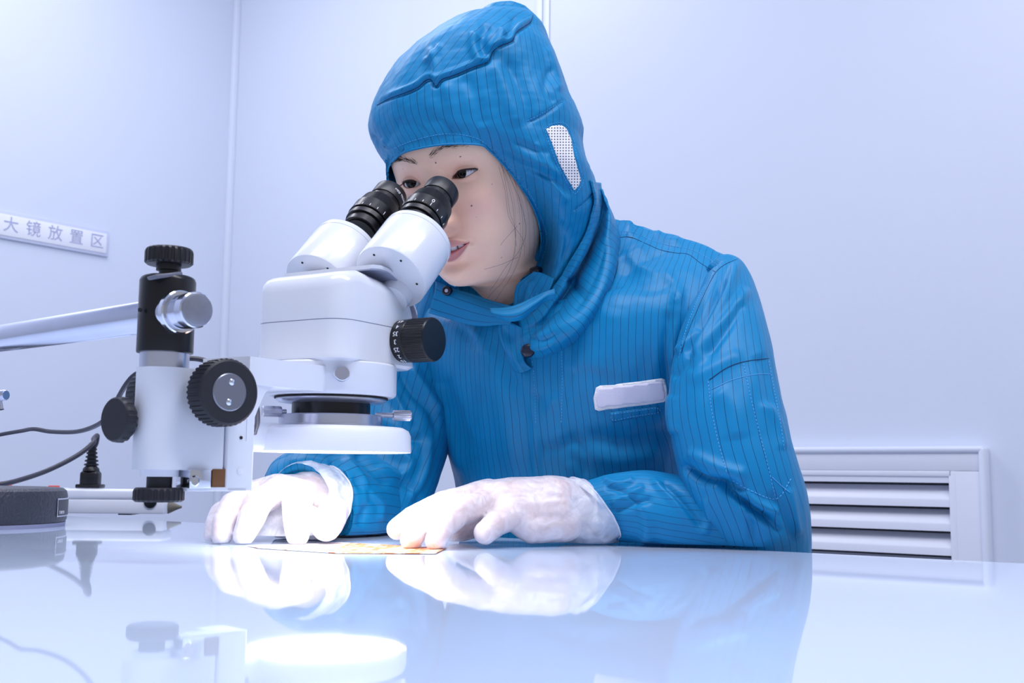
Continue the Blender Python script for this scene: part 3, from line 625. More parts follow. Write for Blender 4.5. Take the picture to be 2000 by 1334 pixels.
ns = np.interp(ZS, [-0.055, -0.042, -0.030, -0.010, 0.01], [0.0105, 0.0105, 0.0085, 0.0070, 0.0090])
D += nr * np.exp(-np.abs(HX / ns) ** 2.2)
D += 0.0075 * g(ax_ - 0.0130, 0.0055) * g(ZS + 0.0440, 0.0065)
D -= 0.0015 * g(ax_ - 0.0190, 0.0030) * g(ZS + 0.0440, 0.009)
D -= 0.0075 * g(ax_ - 0.031, 0.017) * g(ZS - 0.002, 0.0125) + 0.0035 * g(ax_ - 0.013, 0.006) * g(ZS - 0.002, 0.009)
D += 0.0022 * g(ax_ - 0.027, 0.018) * g(ZS - 0.0185, 0.008)
D += 0.0045 * g(ax_ - 0.043, 0.018) * g(ZS + 0.028, 0.016)
D += 0.0030 * g(HX, 0.030) * g(ZS + 0.070, 0.020)
D -= 0.0022 * g(HX, 0.030) * g(ZS + 0.0875, 0.006)
D += 0.0030 * g(HX, 0.016) * g(ZS + 0.101, 0.010)
# mouth: lip lines depend on x
MX = 0.0250
mxn = np.clip(ax_ / MX, 0, 1); zl = -0.0690 + 0.0018 * mxn ** 2                  # lip line
uh = 0.0080 * (1 - mxn ** 2.2) + 0.0005; lh_ = 0.0100 * (1 - mxn ** 2.0) + 0.0006
gap_u = 0.0008 * (1 - mxn ** 2); gap_l = 0.0046 * np.clip(1 - mxn ** 1.7, 0, 1)
inm = ax_ < MX
up_t = (ZS - (zl + gap_u)) / uh; lo_t = ((zl - gap_l) - ZS) / lh_
lipU = np.where(inm & (up_t > -0.3) & (up_t < 1.3), np.clip(1 - (np.clip(up_t, 0, 1.3) - 0.30) ** 2 / 0.75, 0, 1), 0)
lipL = np.where(inm & (lo_t > -0.3) & (lo_t < 1.3), np.clip(1 - (np.clip(lo_t, 0, 1.3) - 0.40) ** 2 / 0.65, 0, 1), 0)
D += 0.0035 * lipU * np.sqrt(np.clip(1 - mxn ** 2, 0, 1)) + 0.0042 * lipL * np.sqrt(np.clip(1 - mxn ** 2, 0, 1))
opn = inm & (ZS < zl + gap_u) & (ZS > zl - gap_l) & (mxn < 0.97)
ed = np.minimum(zl + gap_u - ZS, ZS - (zl - gap_l))
D -= np.where(opn, 0.0120 * smooth01(ed / 0.0012), 0)
D -= 0.0018 * g(ax_ - MX - 0.001, 0.003) * g(ZS + 0.0675, 0.003)
HY = HY + D * fw_
# eyes
EX, EYc, ER = 0.0320, -0.0040, 0.0122
eye_open = np.zeros(sh_, bool); CREASE = np.zeros(sh_)
xi, xo = 0.0185, 0.0462
tt = np.clip((ax_ - xi) / (xo - xi), 0, 1); zline = -0.0020 + 0.0038 * tt
upc = zline + 0.0046 * np.sin(math.pi * tt ** 0.80) ** 0.85; loc_ = zline - 0.0036 * np.sin(math.pi * tt ** 1.10) ** 0.9
dd = np.sqrt((ax_ - EX) ** 2 + ZS ** 2); rl = ER + 0.0016
lid = EYc + np.sqrt(np.clip(rl ** 2 - dd ** 2, 0, None)) ; m_ = (dd < rl) & front
k_ = 0.0035; sm = lambda a, b: np.where(np.abs(a - b) < k_, np.maximum(a, b) + (k_ - np.abs(a - b)) ** 2 / (4 * k_), np.maximum(a, b))
HY = np.where(m_, sm(HY, lid), HY)
cr = upc + 0.0042 * np.sin(math.pi * tt) ** 0.5
HY = HY - np.where(front & (tt > 0.02) & (tt < 0.99), 0.0011 * g(ZS - cr, 0.0009), 0)
op = front & (tt > 0) & (tt < 1) & (ZS < upc) & (ZS > loc_); ed = np.minimum(upc - ZS, ZS - loc_)
HY = np.where(op, HY - 0.0075 * smooth01(ed / 0.0009), HY)
Hloc = np.stack([HX, HY, ZS], -1).reshape(-1, 3)
# colours
skin = np.array(rgb(252, 212, 188)); lipc = np.array(rgb(188, 112, 118)); lipd = np.array(rgb(170, 56, 66)); dk = np.array(rgb(60, 30, 32))
col = np.tile(skin, (Hloc.shape[0], 1)); fl = lambda a: a.reshape(-1)
def blend(w, c):
    global col
    w = fl(w)[:, None]; col = col * (1 - w) + np.asarray(c) * w
blend(0.35 * g(ax_ - 0.042, 0.020) * g(ZS + 0.030, 0.020) * front, rgb(232, 170, 164))
blend(0.50 * g(ax_ - 0.030, 0.018) * g(ZS - 0.001, 0.010) * front, rgb(196, 132, 112))
blend(0.35 * g(ax_ - 0.020, 0.010) * g(ZS + 0.040, 0.016) * front, rgb(214, 146, 122))
blend(0.45 * g(ax_ - 0.010, 0.016) * g(ZS + 0.056, 0.010) * front, rgb(204, 138, 118))
blend(0.30 * g(HX, 0.028) * g(ZS + 0.088, 0.007) * front, rgb(206, 140, 122))
lw_ = np.where(inm & front, np.maximum(smooth01((1.05 - up_t) / 0.25) * (up_t > -0.5), 0) * (ZS > zl - 0.001), 0); blend(lw_ * 0.8, rgb(198, 138, 140))
ll_ = np.where(inm & front, smooth01((1.05 - lo_t) / 0.25) * (ZS < zl), 0); blend(ll_ * 0.85, lipc)
blend(np.where(inm & front & (lo_t < 0.30) & (ZS < zl), smooth01((0.30 - lo_t) / 0.25), 0) * 0.8, lipd)
blend(np.where(opn & (np.minimum(zl + gap_u - ZS, ZS - (zl - gap_l)) > 0.0005), 1.0, 0.0), rgb(70, 24, 28))
blend(np.where(op & (ed > 0.0002), 0.9, 0) * 1.0, rgb(88, 44, 42))
blend(np.where(front & (tt > 0.03) & (tt < 1), 0.5 * g(ZS - upc, 0.0008), 0), rgb(70, 42, 42))
blend(np.where(front & (tt > 0.03) & (tt < 1), 0.35 * g(ZS - loc_, 0.0008), 0), rgb(150, 90, 88))
Hw = HW(Hloc); nph = len(phi)
HF = grid_faces(nph, len(zs), True); capf = [list(range((len(zs) - 1) * nph, len(zs) * nph))]
Hbv = bvh_of((Hw, HF))
for (px, py, rr) in ((851, 318, 0.0010), (899, 306, 0.0009), (921, 402, 0.0010), (1014, 437, 0.0009), (980, 503, 0.0007), (787, 330, 0.0005), (931, 424, 0.0004), (961, 360, 0.0004)):
    h = hit(Hbv, px, py)
    if h: d = np.linalg.norm(Hw - h[0], axis=1); w = smooth01((rr * 1.15 - d) / (rr * 0.6))[:, None]; col = col * (1 - w) + np.array(rgb(84, 44, 42)) * w
col4 = np.concatenate([col, np.ones((len(col), 1))], 1)

# ---- capsule union helper (hands, hidden body)
def sphere_cone(a, ra, b, rb, n=14):
    a, b = np.asarray(a), np.asarray(b); d = b - a; l = np.linalg.norm(d) + 1e-9; s = []
    for t in np.linspace(-math.pi / 2, math.pi / 2, 7)[1:]: pass
    pr = [(ra * math.sin(t), -ra * math.cos(t)) for t in np.linspace(0.05, math.pi / 2, 6)] + [(rb * math.cos(t), l + rb * math.sin(t)) for t in np.linspace(0.0, math.pi / 2 - 0.05, 6)]
    return lathe(a, d, pr, n)
def vox(vfs, voxel, smooth=4):
    v, f = join(*vfs); me = bpy.data.meshes.new('tmp'); me.from_pydata(v.tolist(), [], [list(map(int, x)) for x in f])
    bm = bmesh.new(); bm.from_mesh(me); bmesh.ops.recalc_face_normals(bm, faces=bm.faces); bm.to_mesh(me); bm.free()
    o = bpy.data.objects.new('tmp', me); COL.objects.link(o)
    r = o.modifiers.new('r', 'REMESH'); r.mode = 'VOXEL'; r.voxel_size = voxel
    if smooth: s = o.modifiers.new('s', 'SMOOTH'); s.iterations = smooth; s.factor = 0.5
    m2 = bpy.data.meshes.new_from_object(o.evaluated_get(bpy.context.evaluated_depsgraph_get()))
    V = np.array([q.co[:] for q in m2.vertices]); Fc = [list(p.vertices) for p in m2.polygons]
    bpy.data.objects.remove(o); bpy.data.meshes.remove(me); bpy.data.meshes.remove(m2)
    return V, Fc
def chain(pts, grow=0.0):
    q = [(P(a, b, c), r + grow) for a, b, c, r in pts]
    return [sphere_cone(q[i][0], q[i][1], q[i + 1][0], q[i + 1][1]) for i in range(len(q) - 1)]
HANDS = {
 'left': dict(palm=[[(1140, 995, 1.105, .026), (1075, 985, 1.090, .027), (1000, 975, 1.085, .020), (955, 965, 1.095, .0135)],
                    [(1075, 985, 1.085, .026), (985, 972, 1.072, .0165), (952, 968, 1.085, .013)],
                    [(1080, 1000, 1.080, .024), (1000, 1000, 1.062, .0165), (968, 982, 1.070, .012)],
                    [(1100, 1015, 1.080, .020), (1040, 1030, 1.062, .0140), (1000, 1008, 1.056, .0120)]],
      fingers=[[(955, 962, 1.100, .0125), (865, 985, 1.085, .0115), (805, 1012, 1.068, .0105), (775, 1033, 1.058, .0090)],
               [(948, 966, 1.086, .0130), (868, 988, 1.058, .0120), (820, 1022, 1.030, .0108), (803, 1054, 1.014, .0090)],
               [(962, 980, 1.070, .0125), (898, 1000, 1.042, .0115), (866, 1028, 1.018, .0106), (852, 1054, 1.006, .0090)],
               [(1005, 1006, 1.056, .0120), (970, 1022, 1.042, .0108), (948, 1040, 1.030, .0094)],
               [(1070, 990, 1.11, .016), (990, 1000, 1.13, .012), (920, 1030, 1.12, .010), (890, 1045, 1.11, .008)]]),
 'right': dict(palm=[[(612, 988, 1.170, .026), (600, 975, 1.145, .027), (590, 965, 1.112, .014)],
                     [(600, 975, 1.150, .026), (545, 958, 1.112, .0145)], [(600, 975, 1.150, .024), (500, 968, 1.118, .0135)],
                     [(605, 985, 1.150, .022), (470, 988, 1.128, .012)], [(590, 965, 1.112, .014), (545, 956, 1.112, .0145), (500, 967, 1.118, .0135), (470, 986, 1.128, .012)]],
      fingers=[[(590, 966, 1.110, .0130), (577, 984, 1.068, .0122), (579, 1018, 1.053, .0112), (581, 1045, 1.050, .0095)],
               [(545, 958, 1.110, .0135), (508, 980, 1.070, .0125), (488, 1018, 1.053, .0112), (476, 1044, 1.049, .0095)],
               [(500, 968, 1.118, .0125), (455, 988, 1.078, .0116), (438, 1020, 1.062, .0105), (433, 1045, 1.057, .0090)],
               [(470, 987, 1.126, .0115), (432, 1004, 1.095, .0102), (420, 1028, 1.083, .0092), (416, 1046, 1.078, .0080)],
               [(640, 992, 1.150, .0150), (650, 1000, 1.105, .0140), (645, 1018, 1.072, .0128), (638, 1030, 1.055, .0120)]])}
hand_skin = {}; hand_glove = {}
for sd_, hd in HANDS.items():
    cs_ = [c for ch in hd['palm'] + hd['fingers'] for c in chain(ch, -0.0012)]
    hand_skin[sd_] = vox(cs_, 0.0026, 3)
    cs_ = [c for ch in hd['palm'] + hd['fingers'] for c in chain(ch, 0.0010)]
    hand_glove[sd_] = vox(cs_, 0.0020, 4)

# ---- torso frame
NB = V3(0.070, 1.310, 1.112); Lt = nrm(V3(0.80, -0.60, 0)); Ft = nrm(V3(-0.60, -0.80, 0))
def W3(l, fwd, z): return NB + Lt * l + Ft * fwd + Z * z
SJl, SJr = P(1398, 660, 1.160), P(840, 650, 1.395)
# hidden body inside the clothes: spine, arms, seated legs
bones = []
def bone(a, ra, b, rb): bones.append(sphere_cone(a, ra, b, rb))
pel = V3(0.10, 1.36, 0.50)
bone(pel, 0.10, W3(0, -0.02, -0.32), 0.085); bone(W3(0, -0.02, -0.32), 0.085, W3(0, 0.01, -0.12), 0.088); bone(W3(0, 0.01, -0.12), 0.085, NB - Z * 0.03, 0.050)
bone(NB - Z * 0.03, 0.050, HW(V3(0, -0.095, -0.13)), 0.044); bone(W3(0, 0.0, -0.10), 0.08, SJl + (W3(0, 0, -0.1) - SJl) * 0.5, 0.030); bone(W3(0, 0.0, -0.10), 0.08, SJr + (W3(0, 0, -0.1) - SJr) * 0.12, 0.040)
eL, eR = P(1478, 985, 1.085), P(735, 985, 1.275)
bone(SJl, 0.026, eL, 0.033); bone(eL, 0.032, P(1150, 997, 1.108), 0.024); bone(SJr, 0.040, eR, 0.033); bone(eR, 0.032, P(612, 985, 1.175), 0.024)
for s in (-1, 1):
    hip = pel + Lt * 0.085 * s; knee = hip + Ft * 0.36 + V3(0, 0, 0.02); ank = V3(knee[0], knee[1], 0.09) - Ft * 0.05
    bone(hip, 0.085, knee, 0.058); bone(knee, 0.056, ank, 0.036); bone(ank, 0.036, ank + Ft * 0.14 - Z * 0.055, 0.030)
core = vox(bones, 0.008, 5)
core[0][:, 2] = np.maximum(core[0][:, 2], 0.002)
def over_table(v):
    v = np.asarray(v); sd = (v - EA) @ EN; w = (sd > -0.004) & (v[:, 2] > 0.70); v[w, 2] = np.maximum(v[w, 2], TZ + 0.003); return v
over_table(core[0]); [over_table(h_[0]) for h_ in hand_skin.values()]
bv, bf = join((Hw, HF + capf), hand_skin['left'], hand_skin['right'], core)
tint = np.tile(np.array([*rgb(240, 192, 172), 1.0]), (len(bv), 1)); tint[:len(col4)] = col4
fidx = np.zeros(len(bf), int); nb0 = len(HF) + 1 + len(hand_skin['left'][1]) + len(hand_skin['right'][1])
for i in range(nb0, len(bf)):
    fidx[i] = 1
M_plain = mat('plain_blue_cloth', rgb(2, 128, 184), 0.5, var=0.06)
person = mk('person', (bv, bf), None, None, sharp=0, attrs={'tint': tint}, mats=[M_skin, M_plain], fmat=fidx)
props(person, 'woman in a blue striped hooded cleanroom suit and gloves, bending to the microscope eyepieces', 'person')
# eyes
for s in (-1, 1):
    c = HW(V3(EX * s, EYc, 0)); n1, n2 = 64, 48
    th = np.linspace(0, math.pi, n2); ph = np.arange(n1) * 2 * math.pi / n1
    rd = nrm(ray(*((899, 337) if s > 0 else (801, 355)))); oc = CAM - c; bq = oc @ rd; tq = -bq - math.sqrt(max(bq * bq - (oc @ oc - (ER * HS) ** 2), 0))
    gz = nrm(CAM + rd * tq - c)
    x_, y_, z_ = frame(gz); T_, P_ = np.meshgrid(th, ph, indexing='ij')
    dirs = (np.sin(T_) * np.cos(P_))[..., None] * x_ + (np.sin(T_) * np.sin(P_))[..., None] * y_ + np.cos(T_)[..., None] * z_
    rr = ER * HS * (1 + 0.045 * np.exp(-(T_ / 0.42) ** 4))
    v = (c + dirs * rr[..., None]).reshape(-1, 3)
    T1 = T_.reshape(-1); cc_ = np.tile(np.array([*rgb(232, 228, 236), 1.0]), (len(v), 1))
    cc_[T1 < 0.54] = (*rgb(20, 12, 11), 1); cc_[(T1 < 0.52) & (T1 > 0.46)] = (*rgb(14, 9, 9), 1); cc_[T1 < 0.22] = (*rgb(6, 5, 8), 1)
    mk('eye', (v, grid_faces(n1, n2, True)), M_eye, person, sharp=0, attrs={'tint': cc_})
# lashes, brows, loose hair
def strands(lst): return join(*[tube(p, r, 5, False) for p, r in lst])
def head_at(px, py, off=0.0006):
    h = hit(Hbv, px, py); return None if h is None else h[0] + h[2] * (off if h[2] @ (CAM - h[0]) > 0 else -off)
for s in (-1, 1):
    ls = []
    tq_ = np.linspace(0.03, 0.99, 40); x = xi + (xo - xi) * tq_; zz = -0.0020 + 0.0038 * tq_ + 0.0046 * np.sin(math.pi * tq_ ** 0.80) ** 0.85
    yy = EYc + np.sqrt(np.clip((ER + 0.0014) ** 2 - (x - EX) ** 2 - zz ** 2, 1e-8, None))
    rim = HW(np.stack([x * s, yy, zz], 1)); ls.append((rim, np.interp(tq_, [0, 0.2, 0.9, 1], [0.0004, 0.0009, 0.0010, 0.0005])))
    for t in np.clip(np.linspace(0.25, 1.0, 26) + RNG.normal(0, 0.008, 26), 0.2, 1.0):
        xx = xi + (xo - xi) * t; z0 = -0.0020 + 0.0038 * t + 0.0046 * math.sin(math.pi * t ** 0.80) ** 0.85 if t < 1 else 0.0018
        y0 = EYc + math.sqrt(max((ER + 0.0014) ** 2 - (xx - EX) ** 2 - z0 ** 2, 1e-8)); ln = 0.0046 + 0.002 * t + RNG.uniform(-0.0008, 0.0010)
        p = np.array([[xx, y0, z0], [xx + 0.0012 * (t - 0.3), y0 + ln * 0.55, z0 - ln * 0.30], [xx + 0.0035 * (t - 0.3), y0 + ln * 0.95, z0 - ln * 0.35 + 0.0006]]); p[:, 0] *= s
        ls.append((HW(catmull(p, 3)), np.linspace(0.00022, 0.00005, 7)))
    mk('eyelashes', strands(ls), M_hair, person, sharp=0)['kind'] = 'stuff'
for pts in (((838, 306), (852, 296), (868, 288), (888, 284), (912, 283)), ((766, 314), (780, 312), (796, 313), (818, 321))):
    ls = []; pl = catmull(pts, 12)
    for _ in range(95):
        i = RNG.integers(0, len(pl) - 2); t = i / len(pl); q = pl[i] + RNG.normal(size=2) * np.array([2.0, 2.6])
        d = nrm(pl[i + 1] - pl[i]) * (1 if pts[0][0] > 830 else -1); ln = RNG.uniform(7, 13); lift = RNG.uniform(-0.55, 0.2)
        ang = d + np.array([0, lift]); e = [head_at(*(q + ang * ln * k), 0.0004 + 0.0006 * k) for k in (0, 0.5, 1)]
        if all(x is not None for x in e): ls.append((np.array(e), np.array([0.00009, 0.00011, 0.00003])))
    mk('eyebrow', strands(ls), M_hair, person, sharp=0)['kind'] = 'stuff'
HAIRS = [[(975, 318), (990, 360), (1000, 410), (1003, 455), (1006, 480)], [(985, 330), (1006, 375), (1020, 420), (1024, 455), (1010, 490), (985, 520), (958, 565)], [(972, 325), (984, 372), (992, 425), (1016, 462), (1020, 480)],
         [(1000, 345), (1014, 400), (1018, 450), (1012, 500), (990, 550), (966, 590)], [(978, 322), (987, 370), (993, 412), (1004, 452), (1000, 500), (985, 540), (955, 580)], [(1008, 440), (985, 465), (975, 478)], [(1010, 500), (975, 515), (945, 524)]]
ls = []
for h_ in HAIRS:
    e = [head_at(x, y, 0.0022) for x, y in catmull(h_, 5)]; e = [q for q in e if q is not None]
    if len(e) > 4: ls.append((np.array(e), np.full(len(e), 0.00012)))
for k in range(5):
    x0 = 992 + k * 9; e = [head_at(x, y, 0.0012) for x, y in catmull([(x0 - 10, 330 + k * 7), (x0 + 8, 380 + k * 7), (x0 + 14, 440 + k * 5), (x0 + 12, 500)], 4)]; e = [q for q in e if q is not None]
    if len(e) > 4: ls.append((np.array(e), np.full(len(e), 0.00007)))
mk('loose_hair', strands(ls), M_hair, person, sharp=0)['kind'] = 'stuff'
# teeth
tz = -0.0705
for k in range(-2, 3):
    xa = k * 0.0078 - 0.0039 + 0.0039; c = V3(xa, 0.0185 - 9.0 * xa * xa, tz)
    mk('tooth', rbox(HW(c), (0.0074, 0.004, 0.0085), (hl, hf, hu), 0.0014, 2), M_teeth, person)
# ================================================================ clothing
def cl_mk(name, vf, m, su=None, parent=None, **k):
    return mk(name, vf, m, parent or person, sharp=0, attrs=None if su is None else {'su': su}, **k)
def push_out(v, bv, gap, far=0.05):
    out = v.copy()
    for i, q in enumerate(v):
        n = bv.find_nearest(Vector(q), far)
        if n[0] is None: continue
        d = Vector(q) - n[0]; s = d.dot(n[1])
        if s < gap: out[i] = np.array(n[0] + n[1] * gap)
    return out
def orient(v, f, c):
    """per-vertex outward direction from centre line points c"""
    return v - c
# ---------------- jacket torso
TR = [  # z, A, B, fwd, drop at the sides, front drop
 (-0.005, 0.066, 0.072, 0.020, 0.000, 0.100), (-0.014, 0.098, 0.086, 0.014, 0.003, 0.097), (-0.024, 0.142, 0.096, 0.008, 0.010, 0.090), (-0.036, 0.190, 0.103, 0.005, 0.019, 0.076),
 (-0.055, 0.219, 0.110, 0.004, 0.029, 0.060), (-0.085, 0.232, 0.116, 0.004, 0.040, 0.040), (-0.130, 0.226, 0.121, 0.002, 0.036, 0.022), (-0.190, 0.194, 0.124, 0.0, 0.010, 0.006), (-0.260, 0.160, 0.122, -0.008, 0, 0),
 (-0.340, 0.150, 0.116, -0.020, 0, 0), (-0.420, 0.150, 0.115, -0.030, 0, 0), (-0.510, 0.165, 0.130, -0.038, 0, 0), (-0.620, 0.175, 0.150, -0.030, 0, 0)]
nt_ = 260; tk = np.linspace(0, 1, 170)
TRa = np.array(TR); kx_ = np.linspace(0, 1, len(TR)); prm = np.stack([mono(tk, kx_, TRa[:, i]) for i in range(6)], 1)
TH = np.arange(nt_) * 2 * math.pi / nt_
V = []; ctr = []; sus = []
for z, A, B, fw0, dr, fd in prm:
    c_, s_ = np.cos(TH), np.sin(TH); e = 2 / 2.25
    x = A * np.sign(s_) * np.abs(s_) ** e; y = B * np.sign(c_) * np.abs(c_) ** e
    zz = z - dr * np.abs(s_) ** 2.2 - fd * np.clip(c_, 0, 1)
    V.append(NB + Lt * x[:, None] + Ft * (y + fw0)[:, None] + Z * zz[:, None]); ctr.append(np.tile(NB + Ft * fw0 + Z * z, (nt_, 1))); sus.append(x + 0.25 * A * (1 - np.clip(c_, -1, 1)) * np.sign(s_))
JV = np.concatenate(V); JC = np.concatenate(ctr); JF = grid_faces(nt_, len(tk), True); Jsu = np.concatenate(sus)
og = JV - JC
nrmJ = vnormals(JV, JF); nrmJ *= np.sign(np.einsum('ij,ij->i', nrmJ, og))[:, None]
q = JV @ np.stack([Lt, Ft, Z], 1)
JV = JV + nrmJ * (0.0015 * fbm(q * np.array([38, 38, 14]), 3) + 0.0006 * fbm(q * np.array([90, 90, 45]), 4))[:, None]
JS = [
 # placket and front folds
 ([(978, 628), (1000, 690), (1030, 760), (1045, 820), (1048, 900), (1052, 960)], 7, 0.0030), ([(990, 640), (985, 700), (1010, 760)], 9, -0.0035),
 ([(1100, 640), (1105, 720), (1098, 800), (1095, 880)], 6, 0.0020), ([(1112, 640), (1118, 720), (1110, 800)], 7, -0.0022),
 ([(1040, 760), (1062, 800), (1048, 830), (1075, 790)], 6, -0.0030), ([(1046, 835), (1068, 800), (1090, 770)], 6, 0.0030),
 ([(870, 610), (905, 650), (940, 690)], 7, -0.0025), ([(880, 605), (925, 650), (965, 700)], 9, 0.0025), ([(900, 640), (925, 665), (945, 680)], 4, -0.002),
 ([(845, 740), (860, 800), (885, 870), (905, 930)], 12, 0.0050), ([(868, 735), (890, 810), (920, 890)], 14, -0.0030), ([(930, 640), (960, 720), (985, 820), (1005, 920)], 22, 0.0040),
 ([(1225, 500), (1250, 520), (1290, 540)], 10, 0.0030), ([(1180, 530), (1215, 505), (1260, 480)], 9, 0.0040), ([(1210, 545), (1260, 510), (1310, 490)], 8, -0.0025),
 ([(1290, 520), (1320, 560), (1315, 600)], 9, 0.0030), ([(1230, 560), (1285, 565), (1330, 540)], 10, -0.0020), ([(1200, 600), (1180, 680), (1165, 730)], 25, 0.0030),
 ([(1310, 600), (1300, 680), (1305, 760)], 8, -0.0060), ([(1330, 560), (1318, 640), (1312, 720)], 8, 0.0050),
 ([(1140, 850), (1220, 860), (1290, 845), (1330, 830)], 16, -0.0050), ([(1130, 880), (1200, 900), (1300, 885)], 18, 0.0030), ([(1118, 850), (1140, 880), (1135, 930)], 8, -0.003),
 ([(1100, 900), (1125, 920), (1140, 900), (1125, 880)], 6, 0.0025), ([(1055, 880), (1100, 870), (1130, 850)], 9, -0.003), ([(1150, 620), (1140, 680), (1120, 730)], 14, 0.003),
 ([(1215, 425), (1232, 440), (1228, 465)], 6, 0.0035), ([(1240, 430), (1252, 450), (1262, 472)], 7, -0.003), ([(1280, 450), (1300, 470), (1330, 470)], 7, 0.003),
]
JV = strokes(JV, JF, og, JS)
jacket = cl_mk('jacket', (JV, JF), M_cloth, Jsu)
Jbv = bvh_of((JV, JF))
# ---------------- tubes for the sleeves
def sleeve(path, n_u=150, per=26, seed=1, amp=0.002, flat=None, caps=0):
    """path: (px, py, Y, r) ; returns grid verts with outward vectors and stripe coordinate"""
    p = np.array([np.concatenate([P(a, b, c), [r]]) for a, b, c, r in path]); p = catmull(p, per); c, r = p[:, :3], p[:, 3]
    t = np.gradient(c, axis=0); t /= np.linalg.norm(t, axis=1)[:, None]; x = frame(t[0])[0]; V = []; C_ = []; S = []
    a = np.arange(n_u) * 2 * math.pi / n_u; ln = 0
    for i in range(len(c)):
        x = nrm(x - t[i] * (x @ t[i])); y = np.cross(t[i], x)
        if i: ln += np.linalg.norm(c[i] - c[i - 1])
        pp = np.stack([np.cos(a) * 2.1, np.sin(a) * 2.1, np.full(n_u, ln * 16)], 1)
        rr = r[i] * (1 + amp / 0.05 * fbm(pp, seed) + 0.5 * amp / 0.05 * fbm(pp * 2.3, seed + 9))
        V.append(c[i] + np.outer(rr * np.cos(a), x) + np.outer(rr * np.sin(a), y)); C_.append(np.tile(c[i], (n_u, 1))); S.append(a * 0.052)
    return np.concatenate(V), np.concatenate(C_), grid_faces(n_u, len(c), True), np.concatenate(S), n_u, len(c)
def edge_side(v): return (v - EA) @ EN          # > 0: over the table
def rest_on_table(v, gap=0.0012):
    return over_table(v.copy())
def capped(V, F_, nu, nv, C_):
    n0 = len(V); V2 = np.vstack([V, C_[:1], C_[-1:]]); V2[-2:, 2] = np.maximum(V2[-2:, 2], TZ + 0.012)
    f = list(F_) + [(i, (i + 1) % nu, n0) for i in range(nu)] + [((nv - 1) * nu + i, (nv - 1) * nu + (i + 1) % nu, n0 + 1) for i in range(nu)]
    return V2, f
def build_sleeve(name, segs, stroke_list):
    parts_ = []; S_ = []
    for path, seed, amp in segs:
        V, C_, F_, S, nu, nv = sleeve(path, seed=seed, amp=amp); V = strokes(V, F_, V - C_, stroke_list); V = rest_on_table(V)
        vf = capped(V, F_, nu, nv, C_); parts_.append(vf); S_ += [S, [0, 0]]
    vf = join(*parts_); return cl_mk(name, vf, M_cloth, np.concatenate(S_)), bvh_of((vf[0], [x for x in vf[1]]))
ey = lambda px: float(PP(px, 1000, EA, EN)[1])
Lup = [(1400, 520, 1.172, 0.016), (1419, 538, 1.165, 0.0225), (1422, 580, 1.150, 0.0305), (1416, 640, 1.130, 0.0415), (1414, 700, 1.115, 0.0490), (1415, 760, 1.103, 0.0540), (1420, 820, 1.094, 0.0565), (1430, 880, 1.086, 0.0555), (1444, 935, 1.080, 0.0545), (1464, 990, 1.084, 0.0520), (1480, 1045, 1.096, 0.0480), (1488, 1100, 1.104, 0.0440), (1492, 1150, 1.106, 0.034)]
Llo = [(1500, 1045, 1.104, 0.040), (1452, 1024, 1.094, 0.0450), (1380, 1013, 1.094, 0.0400), (1310, 1003, 1.096, 0.0385), (1255, 992, 1.103, 0.0370), (1205, 990, 1.108, 0.0335), (1165, 992, 1.110, 0.0285), (1140, 996, 1.112, 0.0245)]
LS = [
 ([(1440, 505), (1425, 560), (1395, 620), (1370, 660), (1350, 700)], 9, 0.0060), ([(1418, 545), (1390, 600), (1362, 650), (1340, 700)], 9, -0.0060), ([(1462, 560), (1430, 610), (1385, 665), (1350, 720)], 10, 0.0050),
 ([(1450, 590), (1420, 640), (1375, 700)], 9, -0.0045), ([(1320, 690), (1345, 665), (1365, 640)], 7, 0.0045), ([(1312, 740), (1335, 715), (1360, 690)], 8, -0.0040), ([(1340, 745), (1400, 715), (1450, 690)], 14, 0.0030),
 ([(1312, 770), (1310, 810), (1318, 850)], 10, 0.0040), ([(1400, 760), (1430, 800), (1440, 860)], 20, 0.0030), ([(1480, 690), (1500, 740), (1505, 800)], 14, -0.0030), ([(1490, 780), (1520, 830), (1530, 880)], 10, 0.0030),
 ([(1330, 905), (1370, 935), (1420, 942), (1460, 965)], 7, -0.0120), ([(1340, 880), (1400, 912), (1460, 930)], 12, 0.0050), ([(1400, 940), (1440, 972), (1490, 1008), (1530, 1040)], 7, -0.0120), ([(1430, 945), (1480, 985), (1525, 1000)], 9, 0.0060),
 ([(1445, 985), (1490, 1020), (1530, 1030)], 7, 0.0050), ([(1270, 935), (1310, 970), (1345, 1010), (1375, 1045)], 7, 0.0045), ([(1290, 940), (1330, 980), (1372, 1040)], 8, -0.0050), ([(1250, 980), (1265, 1020), (1260, 1060)], 12, 0.0040),
 ([(1375, 1045), (1385, 1010), (1378, 970)], 8, 0.0035), ([(1180, 950), (1215, 960), (1250, 985)], 5, -0.0030), ([(1175, 935), (1210, 945), (1240, 935)], 6, 0.0030), ([(1195, 1000), (1240, 985), (1275, 975)], 6, -0.0030), ([(1190, 985), (1230, 965), (1260, 950)], 6, 0.0030),
 ([(1455, 960), (1465, 1010), (1470, 1060)], 7, -0.004), ([(1540, 950), (1550, 1000), (1560, 1050)], 8, 0.003), ([(1500, 960), (1530, 1000), (1555, 1060)], 9, -0.003)]
sl_l, SLbv = build_sleeve('left_sleeve', [(Lup, 21, 0.0013), (Llo, 22, 0.0015)], LS)
Rup = [(858, 560, 1.415, 0.045), (842, 620, 1.400, 0.0580), (815, 720, 1.365, 0.0610), (792, 810, 1.335, 0.0610), (770, 890, 1.305, 0.0590), (748, 960, 1.280, 0.0560), (735, 1010, 1.270, 0.0480), (730, 1040, 1.265, 0.035)]
